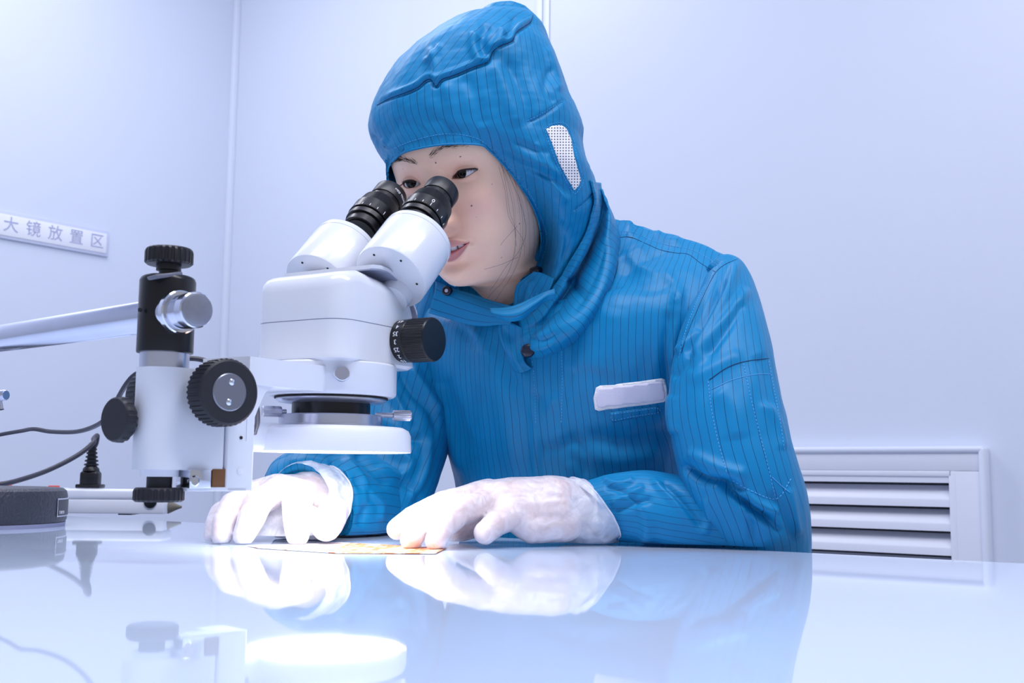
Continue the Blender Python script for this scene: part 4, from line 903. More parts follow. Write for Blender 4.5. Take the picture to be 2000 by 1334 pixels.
Rlo = [(728, 985, 1.285, 0.046), (705, 978, 1.255, 0.0530), (672, 972, 1.222, 0.0560), (636, 972, 1.197, 0.0560), (608, 975, 1.176, 0.0545), (598, 979, 1.165, 0.0500), (596, 984, 1.160, 0.0360)]
RS = [([(780, 720), (800, 760), (840, 800), (860, 850)], 9, -0.006), ([(800, 715), (830, 760), (862, 810)], 10, 0.006), ([(745, 740), (775, 780), (800, 840)], 9, 0.006), ([(735, 830), (780, 850), (830, 860)], 9, -0.006), ([(760, 880), (800, 900), (780, 930), (735, 910)], 9, 0.005),
      ([(690, 880), (730, 920), (760, 950)], 9, -0.006), ([(670, 890), (710, 940), (720, 1000)], 8, 0.005), ([(690, 930), (720, 970), (700, 1030)], 8, -0.005), ([(720, 960), (745, 985), (740, 1020)], 6, 0.004), ([(560, 905), (600, 900), (650, 915), (690, 970)], 8, 0.003),
      ([(640, 900), (680, 940), (695, 1000)], 6, -0.004), ([(780, 940), (810, 960), (820, 1000)], 8, -0.004), ([(840, 850), (830, 920), (800, 980)], 8, 0.005)]
sl_r, SRbv = build_sleeve('right_sleeve', [(Rup, 31, 0.0014), (Rlo, 32, 0.0020)], RS)
# ---------------- hood
HR = [  # y, xl, xr, Y centre, depth half
 (11, 984, 1002, 1.235, 0.008), (19, 950, 1030, 1.234, 0.040), (34, 917, 1049, 1.230, 0.050), (55, 880, 1063, 1.226, 0.070), (85, 831, 1071, 1.222, 0.090), (125, 789, 1087, 1.216, 0.108), (165, 757, 1102, 1.212, 0.110), (200, 737, 1113, 1.210, 0.110), (228, 726, 1128, 1.208, 0.110),
 (258, 723, 1139, 1.207, 0.110), (290, 734, 1139, 1.206, 0.108), (318, 754, 1146, 1.206, 0.106), (345, 757, 1158, 1.208, 0.104), (380, 762, 1168, 1.214, 0.100), (420, 775, 1172, 1.222, 0.098), (460, 800, 1166, 1.230, 0.094), (500, 840, 1150, 1.238, 0.088), (540, 880, 1130, 1.246, 0.082), (580, 900, 1115, 1.255, 0.078), (620, 915, 1100, 1.265, 0.075)]
HRa = np.array(HR, float); HRa[:, 0] += 13 * np.clip(1 - (HRa[:, 0] - 11) / 180, 0, 1); yk = HRa[:, 0]; ys = np.concatenate([np.array([24, 25, 26.5, 28.5]), np.arange(31, 621, 2.6)]); nh = 340
hp = np.stack([ys] + [mono(ys, yk, HRa[:, i]) for i in range(1, 5)], 1)
th = np.arange(nh) * 2 * math.pi / nh; V = []; C_ = []
for y, xl, xr, Yc, B in hp:
    a, b = P(xl, y, Yc), P(xr, y, Yc); c = (a + b) / 2; h = (b - a) / 2; r = ray((xl + xr) / 2, y); dd_ = nrm(V3(r[0], r[1], 0))
    cx = np.sign(np.cos(th)) * np.abs(np.cos(th)) ** (2 / 2.15); sy = np.sign(np.sin(th)) * np.abs(np.sin(th)) ** (2 / 2.15)
    V.append(c + np.outer(cx, h) - np.outer(sy, dd_) * B); C_.append(np.tile(c, (nh, 1)))
HV = np.concatenate(V); HC_ = np.concatenate(C_); HF_ = grid_faces(nh, len(ys), True)
Hsu = np.tile(th * 0.112, len(ys))
n_ = vnormals(HV, HF_); n_ *= np.sign(np.einsum('ij,ij->i', n_, HV - HC_))[:, None]
HV = HV + n_ * (0.0013 * fbm(HV * np.array([45, 45, 30]), 51) + 0.0004 * fbm(HV * 110, 52))[:, None]
SEAM1 = [(735, 203), (760, 190), (790, 179), (815, 168), (830, 155), (841, 153), (851, 166), (862, 153), (890, 143), (925, 128), (952, 118), (962, 98), (978, 86), (1000, 77), (1008, 60), (1025, 48), (1036, 40), (1040, 27)]
OPEN = [(757, 352), (757, 335), (762, 321), (780, 303), (800, 294), (850, 284), (895, 281), (938, 283), (955, 293), (990, 329), (1020, 368), (1042, 404), (1054, 438), (1058, 472), (1052, 508), (1044, 528), (1022, 545), (1008, 560), (1003, 590), (1003, 640)]
hs_ = [([(x, y - 5) for x, y in SEAM1], 5, 0.0030), ([(x + 1, y + 3) for x, y in SEAM1], 3.2, -0.0042),
 ([(840, 90), (850, 130), (850, 160)], 6, 0.0035), ([(862, 84), (846, 110), (828, 120)], 5, 0.003), ([(955, 45), (940, 75), (950, 115)], 9, -0.0050), ([(930, 60), (925, 90), (938, 122)], 9, 0.0050), ([(985, 55), (975, 75), (962, 98)], 8, 0.0045), ([(1005, 30), (1000, 55), (985, 80)], 8, -0.003),
 ([(960, 120), (985, 180), (1010, 250)], 16, 0.0045), ([(985, 110), (1020, 180), (1035, 250)], 12, -0.0030), ([(905, 145), (930, 190), (945, 250)], 14, -0.0030), ([(870, 160), (885, 220), (880, 265)], 13, 0.0030), ([(850, 235), (880, 255), (905, 262)], 6, -0.0030), ([(820, 240), (870, 270), (910, 268)], 5, 0.0020), ([(770, 230), (800, 262), (860, 262)], 6, -0.0018),
 ([(1065, 90), (1085, 140), (1095, 180)], 8, 0.0030), ([(1075, 130), (1065, 170), (1085, 205)], 7, -0.0025), ([(1030, 240), (1065, 222), (1105, 192)], 3, -0.0022),
 ([(945, 270), (1000, 300), (1060, 320), (1100, 345)], 9, 0.0040), ([(960, 290), (1020, 325), (1080, 350), (1120, 385)], 7, -0.0030), ([(1010, 330), (1060, 350), (1110, 395)], 7, 0.0030), ([(1000, 275), (1040, 290), (1075, 300)], 8, -0.0035), ([(1040, 280), (1060, 300), (1090, 380)], 6, 0.0025),
 ([(1065, 250), (1080, 310), (1105, 355), (1122, 374)], 4, -0.0015), ([(1075, 440), (1085, 480), (1075, 515)], 8, 0.003), ([(1095, 430), (1110, 470), (1100, 520)], 8, -0.003), ([(1120, 413), (1145, 395), (1165, 372)], 3, -0.002), ([(745, 270), (760, 285), (790, 275)], 6, 0.003), ([(726, 262), (745, 285), (765, 300)], 5, -0.003)]
HV = strokes(HV, HF_, HV - HC_, hs_)
top_ = in_poly(proj(HV), SEAM1 + [(1044, 0), (1044, -60), (600, -60), (600, 203)]); Hsu = np.where(top_, (HV @ (RC * 0.8 - UC * 0.6)) * 1.0, Hsu)
pr = proj(HV); nn = vnormals(HV, HF_); nn *= np.sign(np.einsum('ij,ij->i', nn, HV - HC_))[:, None]
facing = np.einsum('ij,ij->i', nn, CAM - HV) > 0
# draw the hood in to the face near its opening
OPc = catmull(OPEN, 6); dO = poly_dist(pr, OPc)
oY = []
for x, y in OPc:
    h = None
    for k in range(0, 60, 3):
        h = hit(Hbv, x - (k if x > 900 else -k) * 1.0, y)
        if h is not None: break
    oY.append(h[0][1] + 0.0004 * k if h else np.nan)
oY = np.array(oY); oY = np.interp(np.arange(len(oY)), np.where(~np.isnan(oY))[0], oY[~np.isnan(oY)])
for _ in range(12): oY[1:-1] = (oY[:-2] + 2 * oY[1:-1] + oY[2:]) / 4
for i in np.where(facing & (dO < 70))[0]:
    j = np.argmin(np.sum((OPc - pr[i]) ** 2, 1)); tY = oY[j] - 0.0065; w = math.exp(-(dO[i] / 28.0) ** 2)
    HV[i] = HV[i] * (1 - w) + P(pr[i, 0], pr[i, 1], tY) * w
HV = push_out(HV, Hbv, 0.004, 0.03)
pr = proj(HV)
OPOLY = [tuple(q) for q in OPc] + [(1003, 700), (640, 700), (640, 352)]
cut = in_poly(pr, OPOLY) & facing
keep = [f for f in HF_ if not (cut[f[0]] and cut[f[1]] and cut[f[2]] and cut[f[3]])]
# also drop the low front-left part that would lie over the jacket's neck
keep = [f for f in keep if not (pr[list(f), 1].mean() > 350 and facing[list(f)].all() and pr[list(f), 0].mean() < 1018 - 0.0 * 1)]
fr_edge = {}
for f in keep:
    for i in range(4):
        e = tuple(sorted((f[i], f[(i + 1) % 4]))); fr_edge[e] = fr_edge.get(e, 0) + 1
bnd = sorted({i for e, c in fr_edge.items() if c == 1 for i in e})
for i in bnd:
    if not facing[i] or dO[i] > 30 or HV[i, 1] > HC_[i, 1] + 0.02: continue
    best = None
    for a, b in zip(OPc[:-1], OPc[1:]):
        d, t = seg_dist(pr[i:i + 1], a, b)
        if best is None or d[0] < best[0]: best = (d[0], a + t[0] * (b - a))
    HV[i] = P(best[1][0], best[1][1], HV[i, 1])
used = sorted({i for f in keep for i in f}); mp = {o: k for k, o in enumerate(used)}
hood_v = HV[used]; hood_f = [[mp[i] for i in f] for f in keep]
hood = cl_mk('hood', (hood_v, hood_f), M_cloth, Hsu[used])
so_ = hood.modifiers.new('thick', 'SOLIDIFY'); so_.thickness = 0.0014; so_.offset = -1
Obv = bvh_of((hood_v, hood_f))
ALL = [Obv, Jbv, SLbv, SRbv]
def front(px, py, bvs=ALL):
    best = None
    for b in bvs:
        h = hit(b, px, py)
        if h and (best is None or h[1] < best[1]): best = h
    return best
def on_cloth(pts, off, bvs=ALL, n=4, rad=True):
    out = []
    for x, y in (catmull(pts, n) if len(pts) > 2 else np.linspace(pts[0], pts[1], 8)):
        h = front(x, y, bvs)
        if h: out.append(h[0] + nrm(CAM - h[0]) * off)
    return np.array(out)
# hem round the opening
hem = on_cloth([q for q in OPEN[:-2]], 0, [Obv], 5)
hp_ = []
for (x, y), yy in zip(OPc[6:-18], oY[6:-18]): hp_.append(P(x, y, yy - 0.0066))
hp_ = np.array(hp_)
for _ in range(3): hp_[1:-1] = (hp_[:-2] + 2 * hp_[1:-1] + hp_[2:]) / 4
mk('hood_hem', tube(hp_, 0.0011, 8), M_cloth, hood, sharp=0)
# seams
def seam(parent, pts, off=0.0003, r=0.00032, m=None, bvs=ALL, dash=0, n=6):
    p = on_cloth(pts, off, bvs, n)
    if len(p) < 3: return
    if not dash: return mk('seam', tube(p, r, 6), m or M_thread, parent, sharp=0)
    d = np.concatenate([[0], np.cumsum(np.linalg.norm(np.diff(p, axis=0), axis=1))]); vf = []
    s = 0.0
    while s + dash < d[-1]:
        vf.append(tube(np.array([[np.interp(q, d, p[:, k]) for k in range(3)] for q in (s, s + dash * 0.5, s + dash)]), r, 5)); s += dash * 1.6
    if vf: o = mk('stitching', join(*vf), m or M_thread, parent, sharp=0); o['kind'] = 'stuff'; return o
seam(hood, [(x + 1, y + 2.5) for x, y in SEAM1], 0.0002, 0.0004, M_darkline, [Obv], n=4)  # dark line along the panel seam, painting in the shade of the crease
seam(hood, [(770, 290), (800, 277), (850, 264), (890, 262), (930, 270), (960, 290), (1000, 330), (1035, 378), (1055, 420), (1068, 465), (1060, 505)], 0.0002, 0.00028, None, [Obv], dash=0.0022)
seam(hood, [(1030, 236), (1065, 218), (1100, 195)], 0.0002, 0.00028, None, [Obv], dash=0.0022)
seam(hood, [(1120, 413), (1145, 395), (1162, 375)], 0.0002, 0.00028, None, [Obv], dash=0.0022)
YOKE = [(1203, 465), (1230, 463), (1260, 475), (1290, 488), (1320, 494), (1345, 497), (1370, 515), (1397, 531)]
seam(jacket, YOKE, 0.0002, 0.0003, M_darkline); seam(jacket, [(1212, 452), (1240, 455), (1275, 470), (1310, 480), (1345, 486), (1375, 500), (1402, 518)], 0.0002, 0.00030, None, dash=0.0022)
seam(sl_l, [(1440, 506), (1415, 517), (1397, 533), (1380, 565), (1362, 605), (1345, 645), (1330, 690)], 0.0003, 0.0003, M_darkline); seam(jacket, [(1392, 536), (1372, 565), (1352, 610), (1335, 660), (1325, 700)], 0.0003, 0.0003, None, dash=0.0022)
seam(sl_l, [(1385, 742), (1420, 718), (1455, 706), (1502, 700)], 0.0003, 0.00035, M_darkline); seam(sl_l, [(1390, 760), (1430, 742), (1470, 732), (1505, 730)], 0.0003, 0.0003)
seam(sl_l, [(1383, 745), (1390, 800), (1402, 860), (1420, 925)], 0.0003, 0.00035, None, dash=0.0022); seam(sl_l, [(1452, 710), (1465, 770), (1482, 840), (1500, 910), (1514, 970)], 0.0003, 0.00035, None, dash=0.0022); seam(sl_l, [(1502, 705), (1512, 760), (1525, 830), (1532, 880)], 0.0003, 0.00035, None, dash=0.0022)
seam(sl_l, [(1430, 938), (1470, 960), (1517, 974), (1545, 935)], 0.0003, 0.00045, None, dash=0.0024); seam(sl_l, [(1508, 932), (1530, 952), (1543, 962)], 0.0004, 0.00035)
seam(jacket, [(1040, 705), (1045, 770), (1046, 830)], 0.0003, 0.0003, None, dash=0.002); seam(jacket, [(1095, 650), (1098, 740), (1096, 830)], 0.0003, 0.0003, None, dash=0.002)
seam(jacket, [(1003, 707), (1020, 711), (1032, 713)], 0.0004, 0.0005, M_darkline)
# ---------------- patches cut by outline and laid on the cloth
def laid(name, poly, m, off=0.0012, thick=0.0010, parent=None, bvs=ALL, step=4.0, label=None, uv=False):
    pl = np.array(poly, float); dens = []
    for a, b in zip(pl, np.roll(pl, -1, 0)):
        k = max(1, int(np.linalg.norm(b - a) / step)); dens += [a + (b - a) * t for t in np.arange(k) / k]
    dens = np.array(dens); lo, hi = pl.min(0), pl.max(0); gx, gy = np.meshgrid(np.arange(lo[0], hi[0], step), np.arange(lo[1], hi[1], step)); gp = np.stack([gx.ravel(), gy.ravel()], 1)
    gp = gp[in_poly(gp, dens) & (np.min(np.linalg.norm(gp[:, None] - dens[None], axis=2), axis=1) > step * 0.6)]
    from mathutils.geometry import delaunay_2d_cdt
    n = len(dens); pts = [Vector(q) for q in np.vstack([dens, gp])]
    r = delaunay_2d_cdt(pts, [(i, (i + 1) % n) for i in range(n)], [list(range(n))], 1, 1e-5)
    v2 = np.array([q[:] for q in r[0]]); f = [list(q) for q in r[2]]; V = []; ok = []
    for x, y in v2:
        h = front(x, y, bvs); V.append(h[0] + nrm(CAM - h[0]) * off if h else np.full(3, np.nan))
    V = np.array(V); bad = np.isnan(V[:, 0])
    f = [q for q in f if not bad[list(q)].any()]; V[bad] = V[~bad][0]
    u_ = sorted({i for q in f for i in q}); mp_ = {o: k for k, o in enumerate(u_)}
    V = V[u_]; f = [[mp_[i] for i in q] for q in f]; d_ = v2[u_]
    o = mk(name, (V, f), m, parent or person, sharp=0, label=label, attrs={'su': d_[:, 0] * 0.0005, 'sv': d_[:, 1] * 0.0005})
    s = o.modifiers.new('thick', 'SOLIDIFY'); s.thickness = thick; s.offset = 1
    return o
M_patch = mat('white_badge_cloth', rgb(236, 232, 248), 0.6, var=0.02, bump=0.15, bscale=500); M_patchb = mat('white_overlock_border', rgb(246, 246, 252), 0.7, bump=0.5, bscale=600)
M_mesh = bpy.data.materials.new('perforated_white_mesh'); M_mesh.use_nodes = True; N = M_mesh.node_tree.nodes; K = M_mesh.node_tree.links; B = N['Principled BSDF']
def _attr(n): a = N.new('ShaderNodeAttribute'); a.attribute_name = n; return a.outputs['Fac']
cb_ = N.new('ShaderNodeCombineXYZ'); K.new(_attr('su'), cb_.inputs[0]); K.new(_attr('sv'), cb_.inputs[1])
vo = N.new('ShaderNodeTexVoronoi'); vo.inputs['Scale'].default_value = 360; vo.inputs['Randomness'].default_value = 0.0; K.new(cb_.outputs[0], vo.inputs['Vector'])
mr = N.new('ShaderNodeMapRange'); mr.inputs[1].default_value = 0.20; mr.inputs[2].default_value = 0.30; K.new(vo.outputs['Distance'], mr.inputs[0])
mx = N.new('ShaderNodeMix'); mx.data_type = 'RGBA'; mx.inputs[6].default_value = (*rgb(70, 74, 96), 1); mx.inputs[7].default_value = (*rgb(244, 241, 244), 1); K.new(mr.outputs[0], mx.inputs[0]); K.new(mx.outputs[2], B.inputs['Base Color']); B.inputs['Roughness'].default_value = 0.7
laid('vent_patch', [(1067, 252), (1078, 246), (1095, 244), (1106, 250), (1116, 272), (1121, 302), (1128, 328), (1135, 352), (1130, 364), (1122, 372), (1108, 348), (1092, 318), (1080, 284)], M_mesh, 0.0006, 0.0006, hood, [Obv], 3.0, 'white perforated ear vent of the hood')
seam(hood, [(1064, 252), (1078, 242), (1098, 240), (1110, 248), (1120, 272), (1126, 302), (1133, 328), (1140, 352), (1132, 368), (1121, 378), (1104, 350), (1088, 320), (1074, 284), (1064, 252)], 0.0003, 0.0003, None, [Obv], dash=0.002)
bp_ = [(1164, 757), (1172, 753), (1200, 752), (1206, 750), (1250, 745), (1292, 739), (1299, 741), (1303, 762), (1304, 779), (1298, 785), (1262, 791), (1225, 795), (1198, 799), (1190, 799), (1170, 803), (1162, 800), (1159, 778)]
laid('name_patch', bp_, M_patchb, 0.0005, 0.0003, jacket, [Jbv], 4.0, 'blank white name patch with a stitched border')
ctr_ = np.mean(bp_, axis=0); laid('patch_field', [tuple(ctr_ + (np.array(q) - ctr_) * np.array([0.93, 0.80])) for q in bp_], M_patch, 0.0009, 0.0002, jacket, [Jbv], 4.0)
laid('badge_loop', [(1191, 806), (1285, 794), (1287, 808), (1196, 825)], M_cloth, 0.0012, 0.0010, jacket, ALL, 4.0)
seam(jacket, [(1194, 809), (1240, 803), (1283, 797), (1284, 806), (1240, 813), (1198, 821), (1194, 809)], 0.0024, 0.00028, None, dash=0.002)
# ---------------- collar pieces as lofted cloth patches
def cloth_patch(name, rows, nu=14, nv=10, thick=0.0016, su_along=True, amp=0.0, seed=0, strk=None, k=0.0085, m=None):
    """rows: list of lists of (px, py, Y)"""
    R_ = [catmull(np.array([P(*q) for q in r]), nu) for r in rows]; R_ = np.array(R_); G = np.stack([catmull(R_[:, i], nv) for i in range(R_.shape[1])], 1)
    nv_, nu_ = G.shape[:2]; V = G.reshape(-1, 3); f = grid_faces(nu_, nv_)
    d = np.cumsum(np.concatenate([[0], np.linalg.norm(np.diff(G[nv_ // 2], axis=0), axis=1)])); e = np.cumsum(np.concatenate([[0], np.linalg.norm(np.diff(G[:, nu_ // 2], axis=0), axis=1)]))
    su = np.tile(d, nv_) if su_along else np.repeat(e, nu_)
    if amp:
        n = vnormals(V, f); V = V + n * (amp * fbm(V * 60, seed))[:, None]
    if strk: V = strokes(V, f, CAM - V, strk)
    o = cl_mk(name, (V, f), m or M_cloth, su); s = o.modifiers.new('thick', 'SOLIDIFY'); s.thickness = thick; s.offset = 0
    return o, bvh_of((V, f))
def fy(px, py, d, dflt, bvs=(Jbv, Obv)):
    h = front(px, py, bvs); return (h[0][1] if h else dflt) - d
CR = [  # inner row .. outer row, from the back of the neck to the front
 [(1153, 352, .004, 1.25), (1158, 400, .004, 1.23), (1140, 460, .004, 1.21), (1110, 515, .006, 1.20), (1080, 562, .010, 1.20), (1048, 604, .008, 1.20), (1012, 626, .008, 1.20)],
 [(1168, 358, .016, 1.25), (1172, 402, .018, 1.23), (1156, 455, .020, 1.20), (1126, 520, .022, 1.19), (1094, 572, .020, 1.19), (1058, 618, .012, 1.19), (1014, 640, .010, 1.19)],
 [(1172, 362, .010, 1.25), (1178, 406, .006, 1.23), (1160, 466, -.006, 1.22), (1126, 540, -.008, 1.21), (1094, 592, -.004, 1.21), (1058, 634, .006, 1.20), (1017, 652, .010, 1.20)],
 [(1176, 372, .020, 1.25), (1190, 418, .028, 1.22), (1176, 490, .030, 1.19), (1144, 560, .030, 1.18), (1104, 620, .026, 1.18), (1062, 654, .022, 1.19), (1020, 668, .014, 1.19)],
 [(1176, 384, .012, 1.26), (1201, 434, .018, 1.23), (1196, 500, .026, 1.20), (1170, 576, .028, 1.18), (1128, 640, .024, 1.18), (1074, 680, .016, 1.20), (1024, 690, .008, 1.20)],
 [(1176, 396, .000, 1.28), (1207, 447, -.002, 1.26), (1205, 512, .000, 1.23), (1180, 590, .000, 1.22), (1136, 654, .000, 1.21), (1078, 692, -.002, 1.21), (1026, 702, -.002, 1.21)]]
rows = []
for r in CR:
    ys_ = [fy(x, y, d, dv) for x, y, d, dv in r]; ys_ = [min(a, dv + 0.02) for a, (_, _, _, dv) in zip(ys_, r)]
    ys_ = np.array(ys_); 
    for _ in range(1): ys_[1:-1] = (ys_[:-2] + 2 * ys_[1:-1] + ys_[2:]) / 4
    rows.append([(x, y, q) for (x, y, _, _), q in zip(r, ys_)])
CS_ = [([(1175, 440), (1150, 520), (1105, 590), (1060, 640)], 6, 0.002), ([(1185, 470), (1160, 545), (1120, 610)], 7, -0.003), ([(1030, 655), (1060, 665), (1090, 650)], 5, -0.003), ([(1025, 675), (1055, 680), (1085, 668)], 5, 0.003), ([(1100, 540), (1125, 560), (1140, 590)], 9, -0.003)]
collar, Cbv = cloth_patch('collar', rows, 12, 9, 0.0018, True, 0.0012, 5, CS_)
ALL.append(Cbv)
yS = fy(1030, 660, 0.034, 1.19); 
strap, Tbv = cloth_patch('collar_strap', [[(957, 603, yS + .012), (985, 602, yS + .004), (1012, 595, yS), (1040, 582, yS + .002), (1066, 570, yS + .004), (1083, 564, yS + .006)], [(960, 611, yS + .004), (988, 616, yS - .004), (1016, 612, yS - .007), (1044, 594, yS - .004), (1068, 578, yS + .002), (1084, 574, yS + .005)], [(968, 618, yS + .006), (992, 627, yS + .002), (1018, 624, yS), (1042, 606, yS + .004), (1064, 588, yS + .004), (1083, 584, yS + .007)]], 10, 8, 0.0016, False)
yB = fy(905, 650, 0.004, 1.22)
bY = lambda x: float(np.interp(x, [852, 880, 920, 955, 990, 1010], [1.262, 1.250, 1.234, 1.218, 1.200, 1.190])) - 0.004
band, Bbv = cloth_patch('collar_band', [[(x, y, bY(x) + 0.004) for x, y in r] if k == 0 else [(x, y, bY(x) - 0.003 * (k == 1) - 0.001) for x, y in r] for k, r in enumerate([[(850, 548), (880, 562), (920, 574), (955, 586), (990, 596), (1010, 602)], [(850, 566), (880, 580), (916, 594), (950, 605), (980, 612), (1005, 616)], [(838, 612), (880, 624), (915, 634), (945, 637), (970, 635), (995, 634)]])], 10, 8, 0.0016, False)
inner, Ibv = cloth_patch('collar_lining', [[(840, 535, 1.265), (900, 545, 1.262), (950, 548, 1.26), (975, 560, 1.262)], [(840, 560, 1.262), (900, 575, 1.255), (950, 590, 1.252), (990, 600, 1.25)], [(840, 600, 1.258), (900, 615, 1.25), (950, 625, 1.248), (1000, 630, 1.245)]], 10, 8, 0.0016)
yF = fy(1045, 560, 0.006, 1.2, (Obv,))
flap, Fbv = cloth_patch('hood_flap', [[(1044, 530, yF + .002), (1060, 534, yF), (1082, 545, yF - .003)], [(1022, 546, yF + .010), (1050, 552, yF), (1076, 562, yF - .004)], [(1008, 562, yF + .014), (1040, 570, yF + .004), (1064, 582, yF - .002)], [(1002, 600, yF + .012), (1030, 604, yF + .006), (1050, 606, yF)]], 12, 10, 0.0016, True, 0.001, 8, [([(1030, 550), (1020, 575), (1010, 595)], 5, -0.003), ([(1040, 548), (1032, 570), (1040, 590)], 5, 0.003)])
ALL += [Tbv, Bbv, Fbv]
fl2, _ = cloth_patch('placket_fold', [[(974, 622, fy(974, 622, .010, 1.2)), (1000, 632, fy(1000, 632, .014, 1.2)), (1018, 640, fy(1018, 640, .012, 1.2))], [(974, 650, fy(974, 650, .010, 1.2)), (1000, 656, fy(1000, 656, .004, 1.2)), (1020, 662, fy(1020, 662, .010, 1.2))], [(988, 690, fy(988, 690, .003, 1.2)), (1005, 700, fy(1005, 700, .008, 1.2)), (1024, 704, fy(1024, 704, .008, 1.2))], [(1004, 725, fy(1004, 725, .000, 1.2)), (1018, 728, fy(1018, 728, .004, 1.2)), (1040, 720, fy(1040, 720, .002, 1.2))]], 10, 8, 0.0014, True)
# snap buttons
M_snap = mat('navy_snap_button', rgb(16, 22, 48), 0.25, spec=0.6)
def snap(px, py, r, n, hole=False, off=0.006):
    h = front(px, py); c = h[0] + nrm(CAM - h[0]) * off; n = nrm(n)
    s = mk('snap_button', lathe(c, n, [(r, -0.004), (r, 0.0012), (r * 0.94, 0.0024), (r * 0.8, 0.0030)] + ([(r * 0.6, 0.0030), (r * 0.55, 0.0014), (r * 0.2, 0.0012)] if hole else [(r * 0.3, 0.0034), (0.0004, 0.0034)]), 40), M_snap, person, sharp=40)
    if hole: mk('socket', lathe(c, n, [(r * 0.36, 0.0010), (r * 0.36, 0.0024), (r * 0.22, 0.0026), (r * 0.2, 0.0016)], 24), M_alu, s)
tc_ = lambda px, py: nrm(CAM - front(px, py)[0])
snap(1031, 685, 0.0072, tc_(1031, 685) + V3(0.15, 0, 0.15)); snap(1047, 528, 0.0070, V3(-0.15, -0.42, 0.85)); snap(873, 568, 0.0056, tc_(873, 568) + V3(-0.35, 0, 0.1), True)
# ---------------- gloves
def vinyl(name, alpha, colr, rough=0.32):
    m = bpy.data.materials.new(name); m.use_nodes = True; N = m.node_tree.nodes; K = m.node_tree.links; B = N['Principled BSDF']
    tc = N.new('ShaderNodeTexCoord'); nz = N.new('ShaderNodeTexNoise'); nz.inputs['Scale'].default_value = 55; nz.inputs['Detail'].default_value = 4; nz.inputs['Distortion'].default_value = 1.2; K.new(tc.outputs['Object'], nz.inputs['Vector'])
    mr = N.new('ShaderNodeMapRange'); mr.inputs[1].default_value = 0.35; mr.inputs[2].default_value = 0.65; mr.inputs[3].default_value = alpha - 0.12; mr.inputs[4].default_value = min(1, alpha + 0.12); K.new(nz.outputs['Fac'], mr.inputs[0]); K.new(mr.outputs[0], B.inputs['Alpha'])
    B.inputs['Base Color'].default_value = (*colr, 1); B.inputs['Roughness'].default_value = rough; B.inputs['Specular IOR Level'].default_value = 0.6
    vo = N.new('ShaderNodeTexVoronoi'); vo.feature = 'DISTANCE_TO_EDGE'; vo.inputs['Scale'].default_value = 70; n3 = N.new('ShaderNodeTexNoise'); n3.inputs['Scale'].default_value = 30; K.new(tc.outputs['Object'], n3.inputs['Vector'])
    va = N.new('ShaderNodeVectorMath'); va.operation = 'MULTIPLY_ADD'; va.inputs[1].default_value = (0.03, 0.03, 0.03); K.new(n3.outputs['Color'], va.inputs[0]); K.new(tc.outputs['Object'], va.inputs[2]); K.new(va.outputs[0], vo.inputs['Vector'])
    bp = N.new('ShaderNodeBump'); bp.inputs['Strength'].default_value = 0.35; bp.inputs['Distance'].default_value = 0.004; K.new(vo.outputs['Distance'], bp.inputs['Height']); K.new(bp.outputs[0], B.inputs['Normal'])
    return m
M_glove = vinyl('translucent_vinyl', 0.66, rgb(246, 242, 252)); M_cuff = vinyl('thin_vinyl_cuff', 0.52, rgb(240, 242, 254))
def ridge(p, seed, f): return 1 - np.abs(fbm(p * f, seed, 2))
CUFF = {
 'left': ([(1082, 988, 1.090, .0295), (1106, 997, 1.096, .0310), (1130, 1006, 1.101, .0335), (1148, 1006, 1.104, .0370), (1158, 999, 1.106, .0395)], 61),
 'right': ([(578, 976, 1.118, .036), (590, 980, 1.128, .0425), (602, 986, 1.137, .0460), (612, 990, 1.144, .0480)], 62)}
for sd_ in ('left', 'right'):
    V, F_ = hand_glove[sd_]; V = np.asarray(V); me_n = np.zeros_like(V); 
    tri = [q for q in F_]; fa = np.array([q if len(q) == 4 else list(q) + [q[-1]] for q in tri]); n = vnormals(V, fa)
    V = V + n * (0.0007 * ridge(V, 71, 70) + 0.0003 * fbm(V * 160, 72))[:, None] * 1.0
    V[:, 2] = np.maximum(V[:, 2], TZ + 0.0014)
    gl = mk('glove', (V, F_), M_glove, person, sharp=0, label='thin translucent white vinyl glove')
    path, sd2 = CUFF[sd_]; cv, cc, cf, _, nu, nv = sleeve(path, 110, 12, sd2, 0.0020)
    q = fbm(cv * 75, sd2 + 3); nn_ = cv - cc; nn_ /= np.linalg.norm(nn_, axis=1)[:, None]; cv = cv + nn_ * (0.0013 * q)[:, None]; cv[:, 2] = np.maximum(cv[:, 2], TZ + 0.0018)
    mk('glove_cuff', (cv, cf), M_cuff, gl, sharp=0)
    rim = cv[-nu:]; mk('cuff_rim', tube(np.vstack([rim, rim[:1]]), 0.0008, 6), M_cuff, gl, sharp=0)
# loose vinyl bridging between the curled fingers of the hand under the lamp
rows = [[(x, y0, 1.098 - 0.004 * k) for x, y0 in zip((424, 470, 520, 560, 605, 650), ys_)] for k, ys_ in enumerate(((1000, 985, 975, 978, 985, 1008), (1022, 1012, 1004, 1006, 1012, 1024), (1042, 1036, 1032, 1033, 1036, 1038), (1050, 1049, 1048, 1048, 1047, 1046)))]
web, _ = cloth_patch('glove_web', rows, 10, 8, 0.0006, True, 0.0012, 77, None, m=M_cuff)
web.data.update(); wv = np.array([q.co[:] for q in web.data.vertices]); wv[:, 2] = np.maximum(wv[:, 2], TZ + 0.002); web.data.vertices.foreach_set('co', wv.ravel())
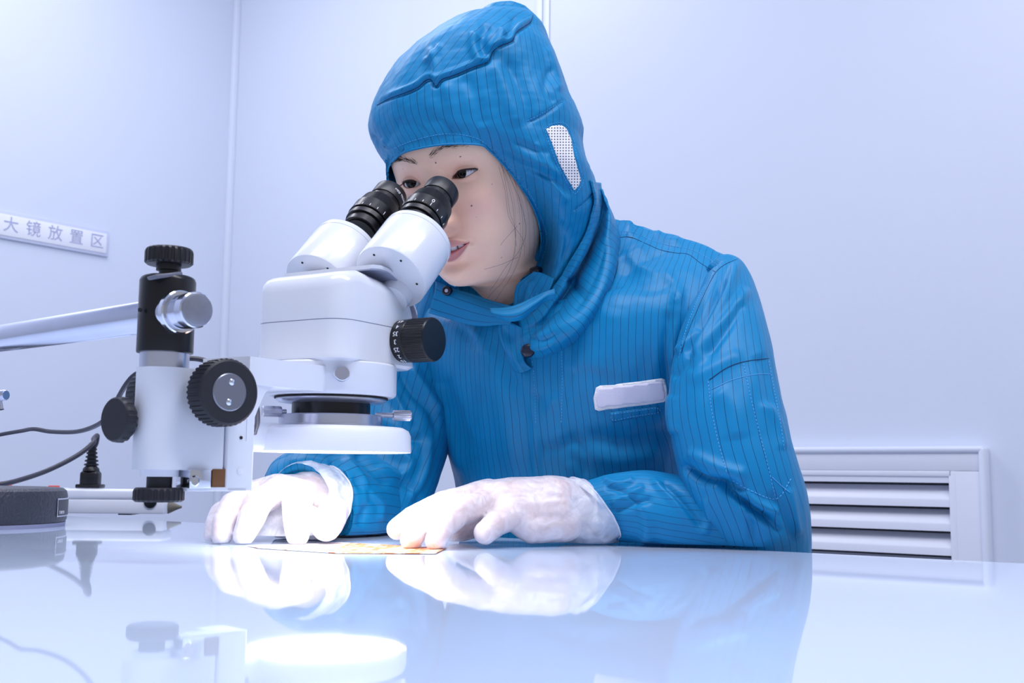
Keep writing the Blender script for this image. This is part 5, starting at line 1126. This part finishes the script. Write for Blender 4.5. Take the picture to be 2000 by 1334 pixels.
# ================================================================ flexible circuit film under the fingertips
M_film = bpy.data.materials.new('printed_orange_film'); M_film.use_nodes = True; N = M_film.node_tree.nodes; K = M_film.node_tree.links; B = N['Principled BSDF']
tc = N.new('ShaderNodeTexCoord'); sx_ = N.new('ShaderNodeSeparateXYZ'); K.new(tc.outputs['Object'], sx_.inputs[0])
br = N.new('ShaderNodeTexBrick'); br.inputs['Scale'].default_value = 30; br.inputs['Color1'].default_value = (*rgb(214, 112, 8), 1); br.inputs['Color2'].default_value = (*rgb(190, 78, 4), 1); br.inputs['Mortar'].default_value = (*rgb(225, 190, 150), 1); br.inputs['Mortar Size'].default_value = 0.02; br.inputs['Row Height'].default_value = 0.22
K.new(tc.outputs['Object'], br.inputs['Vector']); nz = N.new('ShaderNodeTexNoise'); nz.inputs['Scale'].default_value = 70; K.new(tc.outputs['Object'], nz.inputs['Vector'])
mr = N.new('ShaderNodeMapRange'); mr.inputs[1].default_value = 0.52; mr.inputs[2].default_value = 0.60; K.new(nz.outputs['Fac'], mr.inputs[0])
mx = N.new('ShaderNodeMix'); mx.data_type = 'RGBA'; K.new(mr.outputs[0], mx.inputs[0]); K.new(br.outputs['Color'], mx.inputs[6]); mx.inputs[7].default_value = (*rgb(246, 226, 206), 1)
mr2 = N.new('ShaderNodeMapRange'); mr2.inputs[1].default_value = 0.36; mr2.inputs[2].default_value = 0.42; K.new(nz.outputs['Fac'], mr2.inputs[0])
mw = N.new('ShaderNodeMix'); mw.data_type = 'RGBA'; K.new(mr2.outputs[0], mw.inputs[0]); mw.inputs[6].default_value = (*rgb(190, 110, 80), 1); mw.inputs[7].default_value = (*rgb(240, 236, 240), 1)
gt = N.new('ShaderNodeMath'); gt.operation = 'GREATER_THAN'; K.new(sx_.outputs[0], gt.inputs[0]); FILM_T = gt
m3 = N.new('ShaderNodeMix'); m3.data_type = 'RGBA'; K.new(gt.outputs[0], m3.inputs[0]); K.new(mw.outputs[2], m3.inputs[6]); K.new(mx.outputs[2], m3.inputs[7])
K.new(m3.outputs[2], B.inputs['Base Color']); B.inputs['Roughness'].default_value = 0.3
fq = [PT(480, 1067), PT(668, 1061), PT(872, 1072), PT(850, 1083), PT(660, 1082), PT(505, 1072)]
fc = np.mean(fq, axis=0); FILM_T.inputs[1].default_value = float(PT(666, 1070)[0] - fc[0]); fv = np.array([q + Z * 0.0004 for q in fq] + [q + Z * 0.0009 for q in fq]); nf = len(fq)
film = mk('circuit_film', (fv, [list(range(nf))[::-1], list(range(nf, 2 * nf))] + [[i, (i + 1) % nf, (i + 1) % nf + nf, i + nf] for i in range(nf)]), M_film, None, loc=fc, flat=True)
props(film, 'thin orange and white printed circuit film lying under the gloved fingertips', 'film')
